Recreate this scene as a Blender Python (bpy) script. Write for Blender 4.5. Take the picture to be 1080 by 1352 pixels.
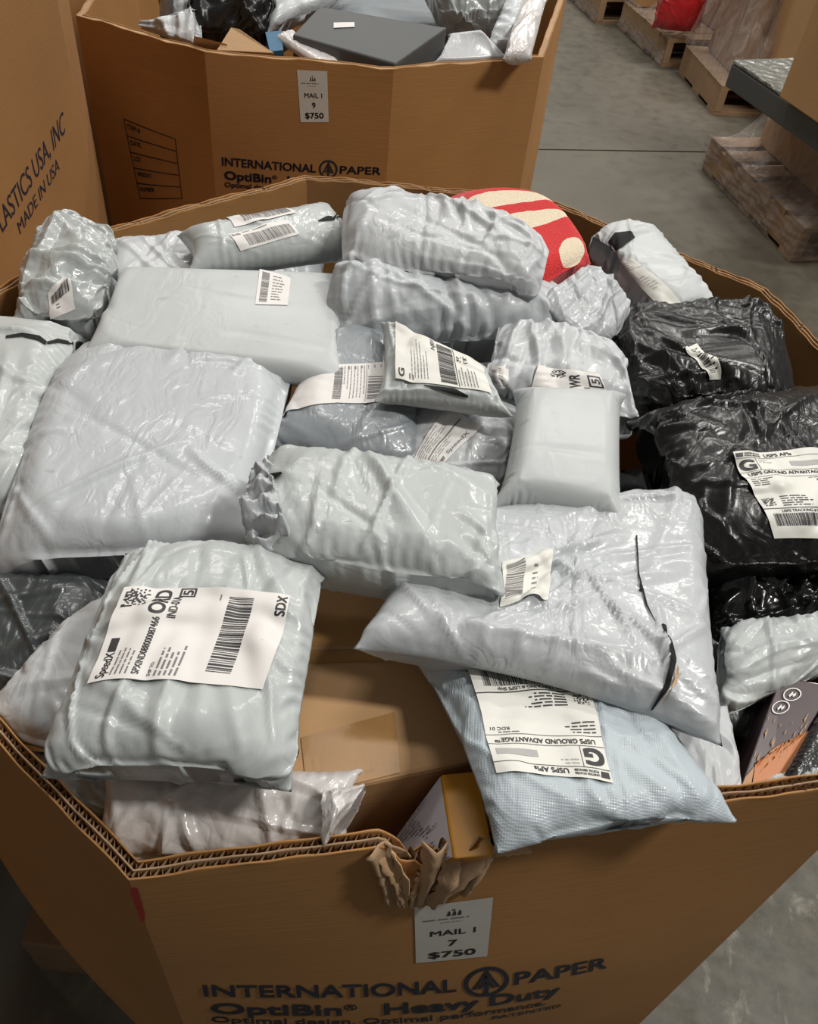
import bpy, math, random
import numpy as np
for o in list(bpy.data.objects): bpy.data.objects.remove(o)
scene = bpy.context.scene
col = scene.collection
# ------------------------------------------------------------------ camera
F, CX, CY = 1150., 540., 676.
def rot():
    down = np.array([(405-CX)/F, -(1780-CY)/F, -1.]); down /= np.linalg.norm(down)
    up = -down; fwd = np.array([0, 0, -1.]); Y = fwd-up*fwd.dot(up); Y /= np.linalg.norm(Y)
    return np.array([np.cross(Y, up), Y, up])
R = rot(); CAM = np.array([0, 0, 1.65])
cd = bpy.data.cameras.new('camera'); cam = bpy.data.objects.new('camera', cd); col.objects.link(cam)
cd.sensor_fit = 'VERTICAL'; cd.sensor_height = 24.; cd.sensor_width = 24*1080/1352; cd.lens = F/1352*24
from mathutils import Matrix
M4 = Matrix([list(R[i])+[CAM[i]] for i in range(3)]+[[0, 0, 0, 1]]); cam.matrix_world = M4
cd.clip_start = .02; scene.camera = cam
# ------------------------------------------------------------------ world, lamps, exposure
w = bpy.data.worlds.new('world'); scene.world = w; w.use_nodes = True
w.node_tree.nodes['Background'].inputs[0].default_value = (1, .96, .90, 1)
w.node_tree.nodes['Background'].inputs[1].default_value = .14
scene.view_settings.view_transform = 'Standard'; scene.view_settings.look = 'None'
scene.view_settings.exposure = -0.2; scene.view_settings.gamma = 1; scene.view_settings.use_curve_mapping = False
def lamp(x, y, z, sx, sy, p, c=(1, .97, .92), rz=0):
    l = bpy.data.lights.new('ceiling_lamp', 'AREA'); l.shape = 'RECTANGLE'; l.size = sx; l.size_y = sy; l.energy = p; l.color = c
    o = bpy.data.objects.new('ceiling_lamp', l); o.location = (x, y, z); o.rotation_euler = (0, 0, rz); col.objects.link(o)
for (x, y, p) in ((.4, 1.8, 48), (-1.2, 3.6, 60), (1.6, 5.2, 120), (-1.6, 7.2, 110), (3.6, 3.0, 60), (1.2, 9.5, 130), (4.5, 7.5, 130), (3.0, .3, 210)):
    lamp(x, y, 5.2, 1.3, .35, p)

def at(x, y, z):
    d = R@np.array([(x-CX)/F, -(y-CY)/F, -1.]); return CAM+d*((z-CAM[2])/d[2])
def ray(x, y): return R@np.array([(x-CX)/F, -(y-CY)/F, -1.])
def proj(P):
    c = (np.asarray(P)-CAM)@R; return np.stack([CX+F*c[..., 0]/-c[..., 2], CY-F*c[..., 1]/-c[..., 2]], -1)
# ------------------------------------------------------------------ materials
def newmat(name):
    m = bpy.data.materials.new(name); m.use_nodes = True; nt = m.node_tree
    return m, nt, nt.nodes['Principled BSDF']
def N(nt, t, **k):
    n = nt.nodes.new(t)
    for a, b in k.items():
        if a in n.inputs: n.inputs[a].default_value = b
        else: setattr(n, a, b)
    return n
def L(nt, a, b): nt.links.new(a, b)
def coords(nt, scale=(1, 1, 1), rnd=True):
    tc = N(nt, 'ShaderNodeTexCoord'); mp = N(nt, 'ShaderNodeMapping'); mp.inputs['Scale'].default_value = scale
    if rnd:
        oi = N(nt, 'ShaderNodeObjectInfo'); mu = N(nt, 'ShaderNodeMath', operation='MULTIPLY'); mu.inputs[1].default_value = 37.
        L(nt, oi.outputs['Random'], mu.inputs[0]); ad = N(nt, 'ShaderNodeVectorMath', operation='ADD')
        L(nt, tc.outputs['Object'], ad.inputs[0]); L(nt, mu.outputs[0], ad.inputs[1]); L(nt, ad.outputs[0], mp.inputs[0])
    else: L(nt, tc.outputs['Object'], mp.inputs[0])
    return mp.outputs[0]
def ramp(nt, src, stops):
    r = N(nt, 'ShaderNodeValToRGB'); e = r.color_ramp.elements
    while len(e) < len(stops): e.new(.5)
    for i, (p, c) in enumerate(stops):
        e[i].position = p; e[i].color = (*c, 1) if len(c) == 3 else c
    L(nt, src, r.inputs[0]); return r.outputs[0]
def film(name, c, rough=.3, bump=1., coat=.3, dots=False, spec=.5, dirt=.10, metal=0., alpha=1., fine=1.):
    m, nt, b = newmat(name); v = coords(nt)
    n1 = N(nt, 'ShaderNodeTexNoise', Scale=9., Detail=3., Distortion=.6); L(nt, v, n1.inputs[0])
    c2 = tuple(x*(1-dirt) for x in c)
    cc = ramp(nt, n1.outputs[0], [(.3, c2), (.6, c)])
    n5 = N(nt, 'ShaderNodeTexNoise', Scale=60., Detail=4.); L(nt, v, n5.inputs[0])
    f5 = ramp(nt, n5.outputs[0], [(.66, (0, 0, 0)), (.74, (1, 1, 1))])
    mx = N(nt, 'ShaderNodeMix', data_type='RGBA'); L(nt, f5, mx.inputs[0]); L(nt, cc, mx.inputs[6]); mx.inputs[7].default_value = (*[x*.8 for x in c], 1)
    L(nt, mx.outputs[2], b.inputs['Base Color'])
    # crinkles: ridged, stretched noise
    def ridge(scale, stretch, dist, rz):
        mp = N(nt, 'ShaderNodeMapping'); mp.inputs['Scale'].default_value = (1, stretch, 1); mp.inputs['Rotation'].default_value = (0, 0, rz); L(nt, v, mp.inputs[0])
        n = N(nt, 'ShaderNodeTexNoise', Scale=scale, Detail=2., Distortion=dist); L(nt, mp.outputs[0], n.inputs[0])
        s = N(nt, 'ShaderNodeMath', operation='SUBTRACT'); s.inputs[1].default_value = .5; L(nt, n.outputs[0], s.inputs[0])
        a = N(nt, 'ShaderNodeMath', operation='ABSOLUTE'); L(nt, s.outputs[0], a.inputs[0]); return a.outputs[0]
    r1 = ridge(14., .35, .8, .7); r2 = ridge(34., .5, 1.2, 2.1)
    n3 = N(nt, 'ShaderNodeTexNoise', Scale=170., Detail=2.); L(nt, v, n3.inputs[0])
    mn = N(nt, 'ShaderNodeTexNoise', Scale=7.); L(nt, v, mn.inputs[0]); mk = ramp(nt, mn.outputs[0], [(.42, (.12, .12, .12)), (.62, (1, 1, 1))])
    h1 = N(nt, 'ShaderNodeMath', operation='MULTIPLY'); L(nt, r1, h1.inputs[0]); h1.inputs[1].default_value = .5
    a1 = N(nt, 'ShaderNodeMath', operation='MULTIPLY_ADD'); L(nt, r2, a1.inputs[0]); a1.inputs[1].default_value = .4; L(nt, h1.outputs[0], a1.inputs[2])
    a2 = N(nt, 'ShaderNodeMath', operation='MULTIPLY'); L(nt, a1.outputs[0], a2.inputs[0]); L(nt, mk, a2.inputs[1])
    a3 = N(nt, 'ShaderNodeMath', operation='MULTIPLY_ADD'); L(nt, n3.outputs[0], a3.inputs[0]); a3.inputs[1].default_value = .022*fine; L(nt, a2.outputs[0], a3.inputs[2])
    out = a3.outputs[0]
    if dots:
        vo = N(nt, 'ShaderNodeTexVoronoi', Scale=520.); vo.inputs['Randomness'].default_value = 0.; L(nt, v, vo.inputs[0])
        a4 = N(nt, 'ShaderNodeMath', operation='MULTIPLY_ADD'); L(nt, vo.outputs[0], a4.inputs[0]); a4.inputs[1].default_value = .06; L(nt, out, a4.inputs[2]); out = a4.outputs[0]
    bp = N(nt, 'ShaderNodeBump', Strength=.55*bump, Distance=.016); L(nt, out, bp.inputs['Height']); L(nt, bp.outputs[0], b.inputs['Normal'])
    b.inputs['Roughness'].default_value = rough; b.inputs['Coat Weight'].default_value = coat; b.inputs['Coat Roughness'].default_value = .13
    b.inputs['Specular IOR Level'].default_value = spec; b.inputs['Metallic'].default_value = metal; b.inputs['Alpha'].default_value = alpha
    L(nt, bp.outputs[0], b.inputs['Coat Normal'])
    return m
def card(name, c, rough=.75, var=.14, coat=0.):
    m, nt, b = newmat(name); v = coords(nt)
    n1 = N(nt, 'ShaderNodeTexNoise', Scale=3., Detail=5.); L(nt, v, n1.inputs[0])
    v2 = coords(nt, (4, 4, 90)); n2 = N(nt, 'ShaderNodeTexNoise', Scale=4., Detail=3.); L(nt, v2, n2.inputs[0])
    ad = N(nt, 'ShaderNodeMath', operation='MULTIPLY_ADD'); L(nt, n2.outputs[0], ad.inputs[0]); ad.inputs[1].default_value = .35; L(nt, n1.outputs[0], ad.inputs[2])
    L(nt, ramp(nt, ad.outputs[0], [(.4, tuple(x*(1-var) for x in c)), (.9, tuple(x*(1+var) for x in c))]), b.inputs['Base Color'])
    bp = N(nt, 'ShaderNodeBump', Strength=.25, Distance=.003); L(nt, ad.outputs[0], bp.inputs['Height']); L(nt, bp.outputs[0], b.inputs['Normal'])
    b.inputs['Roughness'].default_value = rough; b.inputs['Coat Weight'].default_value = coat; b.inputs['Coat Roughness'].default_value = .12
    return m
def plain(name, c, rough=.5, coat=0.):
    m, nt, b = newmat(name); v = coords(nt); n1 = N(nt, 'ShaderNodeTexNoise', Scale=30., Detail=4.); L(nt, v, n1.inputs[0])
    L(nt, ramp(nt, n1.outputs[0], [(.3, tuple(x*.93 for x in c)), (.7, c)]), b.inputs['Base Color'])
    b.inputs['Roughness'].default_value = rough; b.inputs['Coat Weight'].default_value = coat; return m
MT = {
 'blue': film('pale_blue_film', (0.5, 0.53, 0.55), .42, .8, .22),
 'white': film('white_blue_film', (0.535, 0.555, 0.57), .42, .8, .22),
 'green': film('grey_green_film', (0.48, 0.51, 0.505), .42, .8, .22),
 'crump': film('crumpled_film', (0.5, 0.525, 0.54), .38, 1.4, .3),
 'flat': film('smooth_film', (0.5, 0.525, 0.525), .46, .25, .05),
 'dots': film('dimpled_film', (0.47, 0.53, 0.57), .42, .8, .2, dots=True),
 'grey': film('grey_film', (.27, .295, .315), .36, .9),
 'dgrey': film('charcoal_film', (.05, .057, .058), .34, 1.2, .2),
 'black': film('black_film', (.012, .0115, .011), .30, 1.5, .05, spec=.4),
 'gloss': film('glossy_black_film', (.010, .010, .010), .24, 2.2, .4),
 'pearl': film('pearl_film', (0.66, 0.63, 0.61), .26, 1.8, .5, metal=.0),
 'clear': film('clear_crinkled_film', (0.5, 0.53, 0.525), .24, 1.6, .6, alpha=.88),
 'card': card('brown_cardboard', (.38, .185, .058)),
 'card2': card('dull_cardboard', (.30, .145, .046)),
 'carton': card('carton_cardboard', (.52, .31, .145)),
 'edge': card('torn_cardboard', (.40, .26, .15), .9, .3),
 'kraft': card('kraft_board', (.50, .32, .17)),
 'inside': card('inner_cardboard', (.25, .12, .05)),
 'paper': plain('label_paper', (.80, .77, .74), .45),
 'paper2': plain('cream_label_paper', (.76, .75, .69), .42),
 'stick': plain('sticker_paper', (.62, .60, .55), .5),
 'ink': plain('black_ink', (.025, .023, .025), .5),
 'ink2': plain('grey_ink', (.20, .19, .19), .5),
 'ink3': plain('pale_ink', (.42, .41, .40), .5),
 'blueink': plain('dark_blue_ink', (.012, .017, .035), .6),
 'red': plain('red_paint', (.30, .012, .010), .5),
 'tape': film('tan_packing_tape', (.40, .21, .065), .45, .5, .05),
 'yellow': plain('yellow_board', (.62, .27, .015), .4, .3),
 'purple': plain('dark_purple_board', (.055, .030, .034), .4, .2),
 'orange': plain('orange_print', (.50, .17, .045), .5),
 'tan': plain('tan_print', (.42, .22, .09), .5),
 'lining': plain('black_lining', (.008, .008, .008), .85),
 'matte': plain('dark_grey_board', (.085, .090, .092), .5, .2),
 'lilac': plain('white_printed_board', (.60, .58, .64), .45),
 'redbag': film('red_bag_film', (.50, .012, .018), .3, 1., .5),
 'wood': card('pallet_wood', (.33, .21, .115), .8, .25),
 'dwood': card('dark_pallet_wood', (.26, .17, .10), .85, .25),
 'blueitem': plain('blue_board', (.03, .12, .22), .5),
}
def m_plush():
    m, nt, b = newmat('red_cream_plush')
    a = N(nt, 'ShaderNodeAttribute', attribute_name='UVMap'); sp = N(nt, 'ShaderNodeSeparateXYZ'); L(nt, a.outputs['Vector'], sp.inputs[0])
    nz = N(nt, 'ShaderNodeTexNoise', Scale=60.); L(nt, coords(nt), nz.inputs[0])
    def ell(cx, cy, rx, ry):
        def ax(s, c, r):
            q = N(nt, 'ShaderNodeMath', operation='SUBTRACT'); L(nt, s, q.inputs[0]); q.inputs[1].default_value = c
            d = N(nt, 'ShaderNodeMath', operation='DIVIDE'); L(nt, q.outputs[0], d.inputs[0]); d.inputs[1].default_value = r
            p = N(nt, 'ShaderNodeMath', operation='MULTIPLY'); L(nt, d.outputs[0], p.inputs[0]); L(nt, d.outputs[0], p.inputs[1]); return p.outputs[0]
        s = N(nt, 'ShaderNodeMath', operation='ADD'); L(nt, ax(sp.outputs[0], cx, rx), s.inputs[0]); L(nt, ax(sp.outputs[1], cy, ry), s.inputs[1])
        j = N(nt, 'ShaderNodeMath', operation='MULTIPLY_ADD'); L(nt, nz.outputs[0], j.inputs[0]); j.inputs[1].default_value = .5; L(nt, s.outputs[0], j.inputs[2])
        g = N(nt, 'ShaderNodeMath', operation='LESS_THAN'); L(nt, j.outputs[0], g.inputs[0]); g.inputs[1].default_value = 1.25; return g.outputs[0]
    tot = None
    for e in ((.40, .27, .56, .07), (.50, .50, .40, .075), (.70, .86, .17, .10)):
        o = ell(*e)
        if tot is None: tot = o
        else:
            x = N(nt, 'ShaderNodeMath', operation='MAXIMUM'); L(nt, tot, x.inputs[0]); L(nt, o, x.inputs[1]); tot = x.outputs[0]
    mx = N(nt, 'ShaderNodeMix', data_type='RGBA'); L(nt, tot, mx.inputs[0]); mx.inputs[6].default_value = (.62, .012, .014, 1); mx.inputs[7].default_value = (.80, .68, .50, 1)
    L(nt, mx.outputs[2], b.inputs['Base Color']); b.inputs['Roughness'].default_value = .95; b.inputs['Sheen Weight'].default_value = .25
    n = N(nt, 'ShaderNodeTexNoise', Scale=500.); L(nt, coords(nt), n.inputs[0])
    bp = N(nt, 'ShaderNodeBump', Strength=.8, Distance=.003); L(nt, n.outputs[0], bp.inputs['Height']); L(nt, bp.outputs[0], b.inputs['Normal'])
    return m
MT['plush'] = m_plush()
def m_wrap():
    m, nt, b = newmat('stretch_wrap_film'); v = coords(nt, (1, 1, .35))
    n = N(nt, 'ShaderNodeTexNoise', Scale=14., Detail=5., Distortion=1.5); L(nt, v, n.inputs[0])
    a = ramp(nt, n.outputs[0], [(.36, (.24, .24, .24)), (.75, (.66, .66, .66))]); L(nt, a, b.inputs['Alpha'])
    b.inputs['Base Color'].default_value = (.42, .36, .32, 1); b.inputs['Roughness'].default_value = .22
    bp = N(nt, 'ShaderNodeBump', Strength=.7, Distance=.02); L(nt, n.outputs[0], bp.inputs['Height']); L(nt, bp.outputs[0], b.inputs['Normal'])
    return m
MT['wrap'] = m_wrap()
def m_floor():
    m, nt, b = newmat('worn_concrete'); ge = N(nt, 'ShaderNodeNewGeometry'); v = ge.outputs['Position']
    n = N(nt, 'ShaderNodeTexNoise', Scale=.9, Detail=7., Distortion=.5); L(nt, v, n.inputs[0])
    n2 = N(nt, 'ShaderNodeTexNoise', Scale=16., Detail=6., Distortion=.4); L(nt, v, n2.inputs[0])
    c1 = ramp(nt, n.outputs[0], [(.34, (.085, .076, .056)), (.5, (.115, .103, .078)), (.66, (.148, .132, .10))])
    s = ramp(nt, n2.outputs[0], [(.32, (.82, .82, .82)), (.5, (.97, .97, .97)), (.7, (1.06, 1.06, 1.04))])
    mu = N(nt, 'ShaderNodeMix', data_type='RGBA', blend_type='MULTIPLY'); mu.inputs[0].default_value = .8; L(nt, c1, mu.inputs[6]); L(nt, s, mu.inputs[7])
    mp = N(nt, 'ShaderNodeMapping'); mp.inputs['Rotation'].default_value = (0, 0, .7); mp.inputs['Scale'].default_value = (6, 3.6, 1); L(nt, v, mp.inputs[0])
    n3 = N(nt, 'ShaderNodeTexNoise', Scale=3.2, Detail=9., Distortion=.5, Roughness=.68); L(nt, mp.outputs[0], n3.inputs[0])
    sc = ramp(nt, n3.outputs[0], [(.56, (0, 0, 0)), (.74, (.6, .6, .6))])
    # scuffed patch beside the front bin
    dv = N(nt, 'ShaderNodeVectorMath', operation='DISTANCE'); L(nt, v, dv.inputs[0]); dv.inputs[1].default_value = (.95, .6, 0)
    pm = N(nt, 'ShaderNodeMapRange'); L(nt, dv.outputs['Value'], pm.inputs[0]); pm.inputs[1].default_value = .8; pm.inputs[2].default_value = 1.7; pm.inputs[3].default_value = 1; pm.inputs[4].default_value = .06
    k = N(nt, 'ShaderNodeMath', operation='MULTIPLY'); L(nt, sc, k.inputs[0]); L(nt, pm.outputs[0], k.inputs[1])
    mx = N(nt, 'ShaderNodeMix', data_type='RGBA'); L(nt, k.outputs[0], mx.inputs[0])
    n6 = N(nt, 'ShaderNodeTexNoise', Scale=26., Detail=8., Roughness=.7); L(nt, v, n6.inputs[0])
    wr = N(nt, 'ShaderNodeMix', data_type='RGBA', blend_type='MULTIPLY'); L(nt, pm.outputs[0], wr.inputs[0]); L(nt, mu.outputs[2], wr.inputs[6])
    L(nt, ramp(nt, n6.outputs[0], [(.35, (.42, .44, .40)), (.62, (.85, .84, .76))]), wr.inputs[7])
    L(nt, wr.outputs[2], mx.inputs[6]); mx.inputs[7].default_value = (.34, .33, .27, 1)
    L(nt, mx.outputs[2], b.inputs['Base Color'])
    L(nt, ramp(nt, n2.outputs[0], [(.3, (.38,)*3), (.7, (.62,)*3)]), b.inputs['Roughness'])
    bp = N(nt, 'ShaderNodeBump', Strength=.25, Distance=.004); L(nt, n2.outputs[0], bp.inputs['Height']); L(nt, bp.outputs[0], b.inputs['Normal'])
    return m
MT['floor'] = m_floor()
def m_bubble():
    m, nt, b = newmat('bubble_wrap_film'); v = coords(nt); vo = N(nt, 'ShaderNodeTexVoronoi', Scale=32., feature='SMOOTH_F1'); L(nt, v, vo.inputs[0])
    bp = N(nt, 'ShaderNodeBump', Strength=1., Distance=.03, invert=True); L(nt, vo.outputs[0], bp.inputs['Height']); L(nt, bp.outputs[0], b.inputs['Normal'])
    b.inputs['Base Color'].default_value = (.25, .26, .24, 1); b.inputs['Roughness'].default_value = .25; return m
MT['bubble'] = m_bubble()
# ------------------------------------------------------------------ object helpers
def mesh(name, V, faces, mat, parent=None, loc=None, smooth=False, uv=None):
    V = np.asarray(V, dtype=np.float64)
    me = bpy.data.meshes.new(name)
    if parent is not None: base = np.array(parent['_o']) if '_o' in parent else np.zeros(3)
    elif loc is None: base = np.array([V[:, 0].mean(), V[:, 1].mean(), V[:, 2].min()])
    else: base = np.asarray(loc, float)
    Vl = V-base
    if isinstance(faces, np.ndarray):
        nf, k = faces.shape; me.vertices.add(len(Vl)); me.vertices.foreach_set('co', Vl.astype(np.float32).ravel())
        me.loops.add(nf*k); me.loops.foreach_set('vertex_index', faces.astype(np.int32).ravel())
        me.polygons.add(nf); me.polygons.foreach_set('loop_start', np.arange(0, nf*k, k, dtype=np.int32))
        me.update(calc_edges=True)
        if uv is not None:
            l = me.uv_layers.new(name='UVMap'); l.data.foreach_set('uv', uv[faces.ravel()].astype(np.float32).ravel())
    else: me.from_pydata([tuple(v) for v in Vl], [], [tuple(f) for f in faces])
    if smooth: me.polygons.foreach_set('use_smooth', np.ones(len(me.polygons), dtype=bool))
    me.materials.append(MT[mat]); me.validate(); me.update()
    o = bpy.data.objects.new(name, me); col.objects.link(o)
    if parent is not None: o.parent = parent
    else: o.location = base; o['_o'] = [float(x) for x in base]
    if parent is not None: o['_o'] = [float(x) for x in base]
    return o
def thing(name, loc, label, cat, group=None):
    o = bpy.data.objects.new(name, None); col.objects.link(o); o.location = [float(x) for x in loc]; o['_o'] = [float(x) for x in loc]; o.empty_display_size = .05
    return tag(o, label, cat, group)
def tag(o, label, cat, group=None, kind=None):
    if label: o['label'] = label
    if cat: o['category'] = cat
    if group: o['group'] = group
    if kind: o['kind'] = kind
    return o
BOXF = [(0, 3, 2, 1), (4, 5, 6, 7), (0, 1, 5, 4), (1, 2, 6, 5), (2, 3, 7, 6), (3, 0, 4, 7)]
def bevel(o, w=.003, seg=2):
    m = o.modifiers.new('bevel', 'BEVEL'); m.width = w; m.segments = seg; m.limit_method = 'ANGLE'
    return o
def hexa(name, bot, top, mat, parent=None, bv=.003):
    o = mesh(name, list(bot)+list(top), BOXF, mat, parent); bevel(o, bv); return o
class Geo:
    def __init__(s): s.v = []; s.f = []
    def box(s, c, u, v, w, a, b, d):
        u, v, w = [np.asarray(q, float) for q in (u, v, w)]; n = len(s.v)
        for k in (-1, 1):
            for (i, j) in ((-1, -1), (1, -1), (1, 1), (-1, 1)): s.v.append(np.asarray(c)+u*a*i/2+v*b*j/2+w*d*k/2)
        s.f += [tuple(n+i for i in f) for f in BOXF]
    def quad(s, *p):
        n = len(s.v); s.v += [np.asarray(q, float) for q in p]; s.f.append(tuple(range(n, n+len(p))))
# ------------------------------------------------------------------ flat print (2-D), millimetres, y down
_tc = {}
def text2d(t, bold, shear):
    k = (t, bold, shear)
    if k not in _tc:
        c = bpy.data.curves.new('t', 'FONT'); c.body = t; c.resolution_u = 4; c.offset = bold; c.shear = shear; c.fill_mode = 'FRONT'
        o = bpy.data.objects.new('t', c); me = bpy.data.meshes.new_from_object(o)
        v = np.array([x.co[:2] for x in me.vertices]).reshape(-1, 2); f = [tuple(p.vertices) for p in me.polygons]
        bpy.data.objects.remove(o); bpy.data.curves.remove(c); bpy.data.meshes.remove(me); _tc[k] = (v, f)
    return _tc[k]
class Print:
    def __init__(s): s.v = []; s.f = []
    def text(s, t, x, y, h, w=None, bold=.02, shear=0., cx=False):      # x left, y baseline, h cap height
        v, f = text2d(t, 0., shear)
        if not len(v): return
        q = v.copy(); sc = h/.70; x0 = q[:, 0].min(); ww = (q[:, 0].max()-x0)
        sx = sc if w is None else w/ww
        q[:, 0] = (q[:, 0]-x0)*sx; q[:, 1] *= -sc
        if cx: q[:, 0] -= ww*sx/2
        q += (x, y); e = bold*h*1.1
        for dx, dy in (((-e, -e), (e, -e), (e, e), (-e, e), (0, 0)) if bold > .005 else ((0, 0),)):       # bold strokes
            n = len(s.v); s.v += list(q+(dx, dy)); s.f += [tuple(n+i for i in p) for p in f]
    def rtext(s, t, x, y, h, w, bold):                    # text reading upwards
        p = Print(); p.text(t, 0, 0, h, w, bold); n = len(s.v); s.v += [np.array([x+q[1], y-q[0]]) for q in p.v]; s.f += [tuple(n+i for i in f) for f in p.f]
    def rect(s, x0, y0, x1, y1, seg=12.):
        nx = max(1, int(abs(x1-x0)/seg)); ny = max(1, int(abs(y1-y0)/seg)); n = len(s.v)
        for j in range(ny+1):
            for i in range(nx+1): s.v.append(np.array([x0+(x1-x0)*i/nx, y0+(y1-y0)*j/ny]))
        for j in range(ny):
            for i in range(nx): a = n+j*(nx+1)+i; s.f.append((a, a+nx+1, a+nx+2, a+1))
    def ring(s, cx, cy, r0, r1, k=32):
        n = len(s.v)
        for i in range(k):
            a = 2*math.pi*i/k; s.v += [np.array([cx+r0*math.cos(a), cy+r0*math.sin(a)]), np.array([cx+r1*math.cos(a), cy+r1*math.sin(a)])]
        for i in range(k): j = (i+1) % k; s.f.append((n+2*i, n+2*i+1, n+2*j+1, n+2*j))
    def poly(s, pts): n = len(s.v); s.v += [np.array(p, float) for p in pts]; s.f.append(tuple(range(n, n+len(pts))))
    def bars(s, x0, y0, x1, y1, seed=1, k=46, vert=False):
        r = random.Random(seed); ws = [r.choice((1, 1, 2, 3)) for _ in range(k)]; gs = [r.choice((1, 1, 2, 2)) for _ in range(k)]; T = sum(ws)+sum(gs); p = 0
        for a, b in zip(ws, gs):
            q0, q1 = p/T, (p+a)/T; p += a+b
            if vert: s.rect(x0, y0+(y1-y0)*q0, x1, y0+(y1-y0)*q1)
            else: s.rect(x0+(x1-x0)*q0, y0, x0+(x1-x0)*q1, y1)
    def lines(s, x0, y0, wd, n, dy, h, seed=1):          # illegible small print: rows of short dashes
        r = random.Random(seed)
        for i in range(n):
            x = x0; e = x0+wd*r.uniform(.55, 1)
            while x < e:
                l = h*r.uniform(1.2, 5); l = min(l, e-x); s.rect(x, y0+i*dy, x+l, y0+i*dy+h*.62); x += l+h*.7
    def code(s, x, y, a, n=13, seed=3):                  # speckled square with no readable code in it
        r = random.Random(seed)
        for i in range(n):
            for j in range(n):
                if r.random() < .42: s.rect(x+a*i/n, y+a*j/n, x+a*(i+1)/n, y+a*(j+1)/n)
def build_print(P, fn, mat, parent, name='printed_text'):
    if not P.v: return None
    v = np.array(P.v); tr = np.array([(f[0], f[i], f[i+1]) for f in P.f for i in range(1, len(f)-1)]); T = v[tr]
    for _ in range(3):                                   # cut long triangles so the print follows a bent sheet
        e = np.linalg.norm(T-np.roll(T, -1, axis=1), axis=-1).max(1) > 3.2; B = T[e]
        if not len(B) or len(T) > 30000: break
        k = np.linalg.norm(B-np.roll(B, -1, axis=1), axis=-1).argmax(1); ii = np.arange(len(B)); a, b, c = B[ii, k], B[ii, (k+1) % 3], B[ii, (k+2) % 3]; m = (a+b)/2
        T = np.concatenate([T[~e], np.stack([a, m, c], 1), np.stack([m, b, c], 1)])
    for _ in range(3):
        e = np.linalg.norm(T-np.roll(T, -1, axis=1), axis=-1).max(1) > 3.2; B = T[e]
        if not len(B) or len(T) > 30000: break
        k = np.linalg.norm(B-np.roll(B, -1, axis=1), axis=-1).argmax(1); ii = np.arange(len(B)); a, b, c = B[ii, k], B[ii, (k+1) % 3], B[ii, (k+2) % 3]; m = (a+b)/2
        T = np.concatenate([T[~e], np.stack([a, m, c], 1), np.stack([m, b, c], 1)])
    q = T.reshape(-1, 2); u_, inv = np.unique(np.round(q, 4), axis=0, return_inverse=True); fc = inv.reshape(-1, 3); fc = fc[(fc[:, 0] != fc[:, 1]) & (fc[:, 1] != fc[:, 2]) & (fc[:, 0] != fc[:, 2])]
    V = np.array(fn(u_)); me = mesh(name, V, fc, mat, parent); me['kind'] = 'stuff'; return me
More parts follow.
